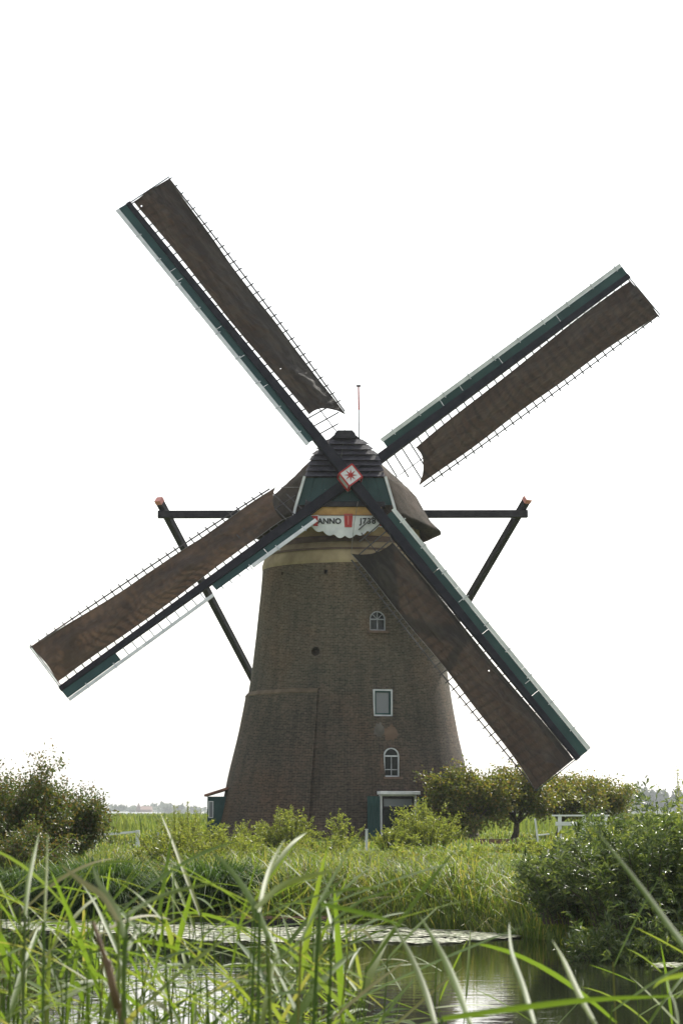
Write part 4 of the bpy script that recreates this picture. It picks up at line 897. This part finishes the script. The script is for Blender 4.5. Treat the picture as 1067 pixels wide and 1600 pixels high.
def post(name, label, px, ytop, ybot, Y, wpx=3.5, mat='grey_white_paint', group=None, ybase=None):
    X = xat(px, Y); z0 = gzf(X, Y); zt_ = zat(ytop, Y); s = wpx * Y / F
    r = thing(name, label, 'post', (X, Y, z0), 0, group); p = MB(); p.box(-s / 2, s / 2, -s / 2, s / 2, -.1, zt_ - z0); p.build('shaft', mat, r, bevel=s * .12)
    c = MB(); c.box(-s * .62, s * .62, -s * .62, s * .62, zt_ - z0 + .001, zt_ - z0 + .03); c.build('cap', mat, r); return r
# left rail fence
Y = 64; fx0, fx1 = xat(150, Y), xat(216, Y); z0 = gzf(fx1, Y); fen = thing('rail_fence', 'white post-and-rail fence right of the dark shrubs, by the meadow', 'fence', (fx1, Y, z0))
p = MB(); p.box(-.05, .05, -.05, .05, -.1, zat(1297, Y) - z0); p.build('post', 'white_paint', fen, bevel=.008)
p = MB(); p.box(fx0 - fx1 - .05, fx0 - fx1 + .05, -.05, .05, -.1, zat(1303, Y) - z0); p.build('post', 'white_paint', fen, bevel=.008)
p = MB(); p.bar((fx0 - fx1 + .055, 0, zat(1305, Y) - z0), (-.055, 0, zat(1299.5, Y) - z0), .05, .06); p.build('rail', 'white_paint', fen)
post('fence_post', 'thin white post right of the left rail fence', 248, 1302, 1335, 62, 3)
post('fence_post', 'white post in front of the tower, left of the ground-floor window', 572.5, 1297, 1332, 62, 4)
X = xat(238, 61); z0 = gzf(X, 61); mo = thing('mooring_bollard', 'low round grey stone cap beside the thin white post', 'bollard', (X, 61, z0)); p = MB(); zt_ = zat(1325, 61) - z0; p.tube([(0, 0, -.1), (0, 0, zt_ - .06)], [.07, .07], 12); p.build('shaft', 'grey_stone', mo)
p = MB(); p.tube([(0, 0, zt_ - .06), (0, 0, zt_ - .03), (0, 0, zt_)], [.11, .12, .08], 14); p.build('cap', 'grey_stone', mo)
# wire between white posts
# right: white bridge railing
Y = 78; bx0, bx1 = xat(862, Y), xat(952, Y); z0 = gzf(bx0, Y); br_ = thing('bridge_railing', 'white wooden railing of a footbridge at the right, behind the willows', 'railing', (bx0, Y, z0))
for f in (0.13, .55, .93):
    p = MB(); X = (bx1 - bx0) * f; p.box(X - .06, X + .06, -.06, .06, -.1, zat(1275, Y) - z0 - .002); p.build('post', 'white_paint', br_, bevel=.008)
p = MB(); p.box(0, bx1 - bx0, -.09, .09, zat(1275.5, Y) - z0, zat(1273, Y) - z0); p.build('top_rail', 'white_paint', br_)
p = MB(); p.box(.1, bx1 - bx0 - .05, -.085, -.063, zat(1290, Y) - z0, zat(1284, Y) - z0); p.build('lower_rail', 'white_paint', br_)
X = xat(838, 76); z0 = gzf(X, 76); lp = thing('leaning_post', 'leaning white post left of the bridge railing', 'post', (X, 76, z0)); p = MB(); p.bar((.06, 0, -.1), (-.06, 0, zat(1279, 76) - z0), .075, .06); p.build('shaft', 'white_paint', lp); p = MB(); p.bar((-.02, .04, .3), (.42, .2, .34), .05, .04); p.build('rail_stub', 'white_paint', lp)
X = xat(775, 77); z0 = gzf(X, 77); jt = thing('plank_edging', 'weathered brown plank edging on the lawn below the orchard trees', 'planks', (X, 77, z0))
for k_ in range(3):
    p = MB(); p.box(-.75 + k_ * .5, -.27 + k_ * .5, -.03, .03, -.05, .16); p.build('plank', 'weathered_wood', jt)
# small wooden boat moored under the bank
X = xat(437, 43.6); bo = thing('rowing_boat', 'small dark wooden boat moored under the far bank beyond the floating leaves', 'boat', (X, 43.4, 0), R(4))
sec = [(-1.0, .04, .20), (-.75, .26, .16), (0, .38, .13), (.75, .34, .14), (1.0, .26, .17)]; mb = MB()
for (bx_, hw_, top) in sec:
    for (yy, zz_) in ((-hw_, top), (-hw_ * .8, -.05), (0, -.10), (hw_ * .8, -.05), (hw_, top), (hw_ - .03, top), (hw_ * .8 - .03, -.0), (0, -.05), (-hw_ * .8 + .03, 0), (-hw_ + .03, top)): mb.v.append((bx_, yy, zz_))
for i in range(4):
    for j in range(10): a = i * 10 + j; b_ = i * 10 + (j + 1) % 10; mb.f.append((a, a + 10, b_ + 10, b_))
mb.f.append(tuple(range(10))); mb.f.append(tuple(range(40, 50))[::-1]); mb.build('hull', 'dark_timber', bo)
for k_ in (-.3, .45): p = MB(); p.box(k_ - .09, k_ + .09, -.32, .32, .10, .125); p.build('seat', 'weathered_wood', bo)
for s_ in (-1, 1): p = MB(); p.bar((-.72, s_ * .27, .175), (.96, s_ * .31, .17), .035, .03); p.build('gunwale', 'weathered_wood', bo)

# ------------------------------------------------------------------ the far distance
def far_tree(px, Y, top, wpx, lab, sd):
    X = xat(px, Y); z0 = gzf(X, Y); h_ = zat(top, Y) - z0; sp = wpx / 2 * Y / F; n = 1500
    r = thing('distant_tree', lab, 'tree', (X, Y, z0), 0, 'distant trees on the horizon'); t_ = MB(); t_.tube([(0, 0, 0), (0, 0, h_ * .5)], [.5, .35], 6); t_.build('trunk', 'bark', r)
    c = rng.normal(0, 1, (14, 3)); c /= np.linalg.norm(c, axis=1)[:, None]; c = c * rng.uniform(.3, .75, (14, 1)) * [sp, sp, h_ * .42] + [0, 0, h_ * .52]
    i = rng.integers(0, 14, n); P = c[i] + rng.normal(0, .17, (n, 3)) * [sp, sp, h_ * .5]; P[:, 2] = np.clip(P[:, 2], 0.1, h_)
    link('crown', leaves_mesh('crown', P, rot_rand(n), h_ * .13, h_ * .1, 'far_leaf'), r)
for i, (px, Y, top, wpx, lab) in enumerate((
    (188, 2500, 1256, 22, 'round distant tree left of the far spire'), (173, 2500, 1262, 16, 'leftmost small distant tree next to the dark shrubs'), (205, 2600, 1263, 14, 'low distant tree directly left of the far spire'),
    (232, 2550, 1262, 18, 'low distant tree right of the far spire'), (262, 2450, 1258, 20, 'rounded distant tree midway between spire and shed'), (282, 2550, 1257, 18, 'distant tree behind the thin weeds'), (305, 2500, 1258, 20, 'distant tree nearest to the green shed'))):
    far_tree(px, Y, top, wpx, lab, i)
for i, (px, top, w_) in enumerate(((968, 1236, 22), (985, 1231, 24), (1003, 1229, 24), (1020, 1231, 22), (1038, 1233, 24), (1058, 1230, 26))):
    far_tree(px, 1800, top, w_, ['leftmost hazy tree of the far row above the railing', 'second hazy tree of the far right row', 'tallest hazy tree of the far right row', 'hazy tree just right of the tallest in the far right row', 'lower hazy tree of the far row over the willows', 'hazy far tree at the right edge of the photo'][i], 50 + i)
n = 9000; x = rng.uniform(-1500, 1500, n); y = 2900 + rng.normal(0, 80, n); hh_ = np.array([7 + 6 * noise.noise(Vector((a * .02, 0, 2))) for a in x]); P = np.stack([x, y, 1 + rng.random(n) * np.maximum(2.5, hh_)], 1)
tag(link('far_wood', leaves_mesh('far_wood', P, rot_rand(n), 8, 6, 'far_leaf')), 'low hazy line of woods along the horizon', 'wood', kind='stuff')
Y = 2350
for (px0, px1, top, lab) in ((168, 202, 1268.5, 'long low white building left of the far spire'), (206, 246, 1269.5, 'long low white building right of the far spire')):
    X0, X1 = xat(px0, Y), xat(px1, Y); z0 = 1.0; h_ = zat(top, Y) - z0; r = thing('distant_barn', lab, 'building', ((X0 + X1) / 2, Y, z0), 0, 'far white barns'); hx = (X1 - X0) / 2
    p = MB(); p.box(-hx, hx, -6, 6, 0, h_ * .7); p.build('wall', 'far_white', r)
    p = MB(); p.add([(-hx, -3.2, h_ * .7), (hx, -3.2, h_ * .7), (hx, 3.2, h_ * .7), (-hx, 3.2, h_ * .7), (-hx, 0, h_ * 1.05), (hx, 0, h_ * 1.05)], [(0, 1, 5, 4), (2, 3, 4, 5), (0, 4, 3), (1, 2, 5), (3, 2, 1, 0)]); p.build('roof', 'grey_stone', r)
X = xat(217, 2400); r = thing('distant_church', 'tiny far-off church with a thin spire on the horizon', 'church', (X, 2400, 1)); ht = (zat(1254, 2400) - 1) / 2; r.scale = (2, 2, 2)
p = MB(); p.box(-1, 1, -1, 1, 0, ht * .55); p.build('tower', 'far_roof', r); p = MB(); p.add([(-1.1, -1.1, ht * .55), (1.1, -1.1, ht * .55), (1.1, 1.1, ht * .55), (-1.1, 1.1, ht * .55), (0, 0, ht)], [(0, 1, 4), (1, 2, 4), (2, 3, 4), (3, 0, 4), (3, 2, 1, 0)]); p.build('spire', 'far_roof', r)
p = MB(); p.add([(1.1, -3, 0), (7, -3, 0), (7, 3, 0), (1.1, 3, 0), (1.1, -3, 2.2), (7, -3, 2.2), (7, 3, 2.2), (1.1, 3, 2.2), (1.1, 0, 3.9), (7, 0, 3.9)], [(0, 1, 5, 4), (2, 3, 7, 6), (4, 5, 9, 8), (6, 7, 8, 9), (0, 4, 8, 7, 3), (1, 2, 6, 9, 5)]); p.build('nave', 'far_roof', r)

# ------------------------------------------------------------------ reeds on the near bank
def leaf_mesh(seed, L_=.42, wd=.02, curl=.5):
    rr = random.Random(seed); n_ = 9; V = []; Fc = []; ang = 0
    p = Vector((0, 0, 0)); d = Vector((1, 0, .0)); el = R((62, 40, 55, 25, 48, 35, 68, 30, 45, 20, 52, 38)[seed % 12])
    for i in range(n_ + 1):
        f = i / n_; wv = wd * (math.sin(PI * min(1, .18 + f * .82)) ** .7) if f < 1 else 0; tw = (rr.uniform(-.2, .2) + seed % 3 * .35) * f
        s = Vector((0, math.cos(tw), math.sin(tw))); 
        nrm = Vector((-math.sin(el), 0, math.cos(el)))
        if f < 1: V += [tuple(p - s * wv / 2 + nrm * wv * .12), tuple(p), tuple(p + s * wv / 2 + nrm * wv * .12)]
        else: V.append(tuple(p))
        el -= curl / n_ * (.4 + 1.4 * f); p = p + Vector((math.cos(el), rr.uniform(-.02, .02), math.sin(el))) * L_ / n_
    for i in range(n_ - 1):
        a = i * 3; Fc += [(a, a + 1, a + 4, a + 3), (a + 1, a + 2, a + 5, a + 4)]
    a = (n_ - 1) * 3; Fc += [(a, a + 1, a + 3), (a + 1, a + 2, a + 3)]
    me_ = bpy.data.meshes.new('reed_leaf'); me_.from_pydata(V, [], Fc); me_.materials.append(MATS['reed_leaf']); me_.polygons.foreach_set('use_smooth', np.ones(len(Fc), bool)); return me_
LV = [leaf_mesh(i, .42 + .03 * (i % 4), .019 + .002 * (i % 3), (.15, .25, .6, .3, .1, .45)[i % 6]) for i in range(12)]
stem_me = bpy.data.meshes.new('stem'); sm = MB(); sm.tube([(0, 0, 0), (.01, 0, .5), (0, 0, 1)], [.0045, .0038, .0022], 6); stem_me.from_pydata(sm.v, [], sm.f); stem_me.materials.append(MATS['reed_leaf'])
def reed(X, Y, ztop, label, group='reeds in the foreground', seed=0, nl=9, tilt=(0, 0), lscale=1.0, spread=1.0):
    rr = random.Random(seed); z0 = gzf(X, Y); h_ = ztop - z0; r = thing('reed', label, 'reed', (X, Y, z0), 0, group); r.rotation_euler = (tilt[0], tilt[1], 0)
    s_ = bpy.data.objects.new('stem', stem_me); COL.objects.link(s_); s_.parent = r; s_.scale = (1, 1, h_)
    a = rr.uniform(0, 2 * PI)
    for i in range(nl):
        a += PI + rr.gauss(0, .45); f = 1 - i * .085 / max(.5, h_ / 1.8)
        o = bpy.data.objects.new('leaf', rr.choice(LV)); COL.objects.link(o); o.parent = r; sc = lscale * rr.uniform(.7, 1.15) * (.75 + .3 * math.sin(PI * (i + 1) / (nl + 1)))
        o.location = (0, 0, h_ * f - .02); o.rotation_euler = (0, rr.uniform(-.1, .55) * spread + (i * .04), a); o.scale = (sc, rr.uniform(.6, 1.05) * sc, sc)
    return r
envx = [-60, 100, 200, 330, 420, 520, 600, 700, 800, 900, 1000, 1120]
envt = [1430, 1415, 1435, 1415, 1400, 1430, 1490, 1510, 1535, 1535, 1515, 1490]
rr = random.Random(5)
for i in range(450):
    px = rr.uniform(-90, 1150)
    if px > 520 and rr.random() < (.84 if i < 230 else .95): continue
    Y = 5.8 + 7.2 * rr.random(); X = xat(px, Y); top = np.interp(px, envx, envt) + (rr.expovariate(1 / 60.) - 15 if i < 230 else rr.uniform(70, 190))
    reed(X, Y, zat(top, Y), 'green reed among the many in the foreground along the near bank', seed=100 + i, nl=rr.choice((5, 6, 7)), tilt=(rr.gauss(0, .05), rr.gauss(.02, .09)), lscale=rr.uniform(.8, 1.25))
# blades that stand out from the mass, each along its own curve
def blade(name, label, pts, Y, wpx, mat='reed_leaf', cat='reed leaf'):
    """one long bent blade; pts = base..tip, each (px, py)"""
    P = [at(px, py, Y + .12 * i) for i, (px, py) in enumerate(pts)]; o0 = P[0].copy(); ext = P[0] + (P[0] - P[1]).normalized() * .25; z0 = gzf(ext.x, Y)
    root = thing('reed', label, 'reed', (ext.x, ext.y, z0)); base = Vector((ext.x, ext.y, z0)); n_ = 14; V = []; Fc = []
    for i in range(n_ + 1):
        f = i / n_ * (len(P) - 1); k_ = min(int(f), len(P) - 2); g = f - k_
        pm = P[max(k_ - 1, 0)]; p0 = P[k_]; p1 = P[k_ + 1]; p2 = P[min(k_ + 2, len(P) - 1)]
        q = .5 * ((2 * p0) + (p1 - pm) * g + (2 * pm - 5 * p0 + 4 * p1 - p2) * g * g + (3 * p0 - pm - 3 * p1 + p2) * g ** 3); V.append(q - base)
    W_ = []
    for i in range(n_ + 1):
        d = (V[min(i + 1, n_)] - V[max(i - 1, 0)]).normalized(); sd = Vector((d.z, .35, -d.x)).normalized(); up_ = d.cross(sd); w_ = .66 * wpx * Y / F * (math.sin(PI * (.22 + .78 * i / n_)) ** .8 if i < n_ else .02)
        W_ += [tuple(V[i] - sd * w_ / 2 + up_ * w_ * .14), tuple(V[i]), tuple(V[i] + sd * w_ / 2 + up_ * w_ * .14)]
        if i: a_ = (i - 1) * 3; Fc += [(a_, a_ + 1, a_ + 4, a_ + 3), (a_ + 1, a_ + 2, a_ + 5, a_ + 4)]
    me_ = bpy.data.meshes.new('leaf'); me_.from_pydata(W_, [], Fc); me_.materials.append(MATS[mat]); me_.polygons.foreach_set('use_smooth', np.ones(len(Fc), bool)); link('leaf', me_, root)
    st = MB(); st.tube([(0, 0, 0), tuple(V[0])], [.0032, .0028], 6); st.build('stem', 'reed_leaf', root)
for lab, pts, Y, wpx in (
    ('long blurred bright reed leaf rising across the willow bush at the right edge', [(1120, 1530), (1067, 1475), (1000, 1385), (925, 1290)], 3.4, 19),
    ('reed with a long nearly level leaf crossing the dark water at the lower right', [(690, 1592), (800, 1577), (930, 1562), (1075, 1556)], 4.2, 17),
    ('upright reed leaf in front of the boat, pointing up past the white post', [(560, 1520), (590, 1450), (630, 1370), (690, 1290)] if False else [(470, 1470), (500, 1410), (530, 1355), (562, 1300)], 5.0, 9),
    ('broad bright reed leaf leaning left at the foot of the tower', [(420, 1465), (395, 1410), (365, 1365), (330, 1328)], 4.6, 18),
    ('upright bright reed leaf just left of the boat', [(405, 1425), (412, 1390), (425, 1350), (447, 1308)], 4.6, 15),
    ('reed leaf bowing to the right above the floating leaves', [(400, 1420), (440, 1385), (490, 1368), (530, 1358)], 4.4, 19),
    ('pair of wide pale reed leaves at the left, the longer one', [(195, 1465), (180, 1420), (155, 1380), (145, 1352)], 4.2, 20),
    ('wide pale reed leaf leaning to the upper left of the sedge clumps', [(185, 1440), (160, 1400), (125, 1375), (95, 1350)], 4.2, 18),
    ('thin vertical reed leaf at the left, tallest over the sedge', [(40, 1430), (45, 1380), (55, 1330), (62, 1300)], 4.8, 12),
    ('thin vertical reed leaf right of the tallest left one', [(70, 1440), (72, 1390), (74, 1340), (75, 1300)], 4.8, 7),
    ('long arching reed leaf running right across the dark sedge', [(200, 1430), (235, 1408), (285, 1390), (345, 1378)], 4.0, 16),
    ('straight reed leaf rising from the water between boat and willows', [(735, 1600), (715, 1545), (690, 1490), (655, 1430)], 4.4, 22),
    ('second straight reed leaf left of the one between boat and willows', [(680, 1600), (665, 1550), (640, 1490), (612, 1440)], 4.8, 18),
    ('reed leaf rising right of the middle, curved to the left', [(835, 1600), (820, 1550), (800, 1490), (795, 1440)], 4.6, 17),
    ('bright reed leaf rising diagonally through the reflection of the sky', [(930, 1600), (905, 1555), (880, 1500), (862, 1468)], 4.4, 18),
    ('pale reed leaf lying to the left at the right edge above the water', [(1085, 1520), (1050, 1527), (1030, 1535), (1020, 1545)], 4.2, 22),
    ('yellow-green reed leaf pointing up at the bottom right corner', [(1060, 1600), (1055, 1570), (1045, 1545), (1040, 1520)], 4.2, 14),
    ('green reed leaf reaching right in front of the bank below the white post', [(520, 1440), (560, 1410), (600, 1395), (640, 1385)], 5.2, 9),
    ('green reed leaf bowing down to the right over the floating leaves', [(500, 1412), (545, 1422), (590, 1433), (630, 1448)], 4.6, 15)):
    blade('reed', lab, pts, Y, wpx)
P = [at(x_, y_, 4.0) for x_, y_ in ((205, 1640), (185, 1575), (165, 1500), (146, 1440))]; z0 = gzf(P[0].x, 4.0); root = thing('dry_stalk', 'dark brown dead reed stalk leaning left at the lower left', 'dead stalk', (P[0].x, 4.0, z0)); b0 = Vector((P[0].x, 4.0, z0))
st = MB(); st.tube([(0.03, 0, 0)] + [tuple(p - b0) for p in P], [.006, .006, .0055, .005, .003], 8); st.build('stem', 'dry_reed', root, smooth=True)
sh_ = MB(); q = P[1] - b0; q2 = P[2] - b0; sh_.tube([tuple(q), tuple(q.lerp(q2, .5)), tuple(q2 + Vector((.004, 0, 0)))], [.0075, .007, .0055], 8); sh_.build('leaf_sheath', 'dry_reed', root, smooth=True)

# ------------------------------------------------------------------ air
hz = MB(); hz.box(-2500, 2500, -60, 3300, -1.9, 31); ho = hz.build('haze', 'glass'); ho.data.materials.clear()
m = bpy.data.materials.new('haze_air'); m.use_nodes = True; t = m.node_tree; t.nodes.clear(); vo = t.nodes.new('ShaderNodeVolumePrincipled'); out = t.nodes.new('ShaderNodeOutputMaterial')
vo.inputs['Color'].default_value = (0.90, 0.96, 1.0, 1); vo.inputs['Density'].default_value = 0.00012; vo.inputs['Anisotropy'].default_value = 0.3
t.links.new(vo.outputs[0], out.inputs['Volume']); ho.data.materials.append(m); tag(ho, 'thin pale haze lying over the whole landscape', 'haze', kind='stuff')
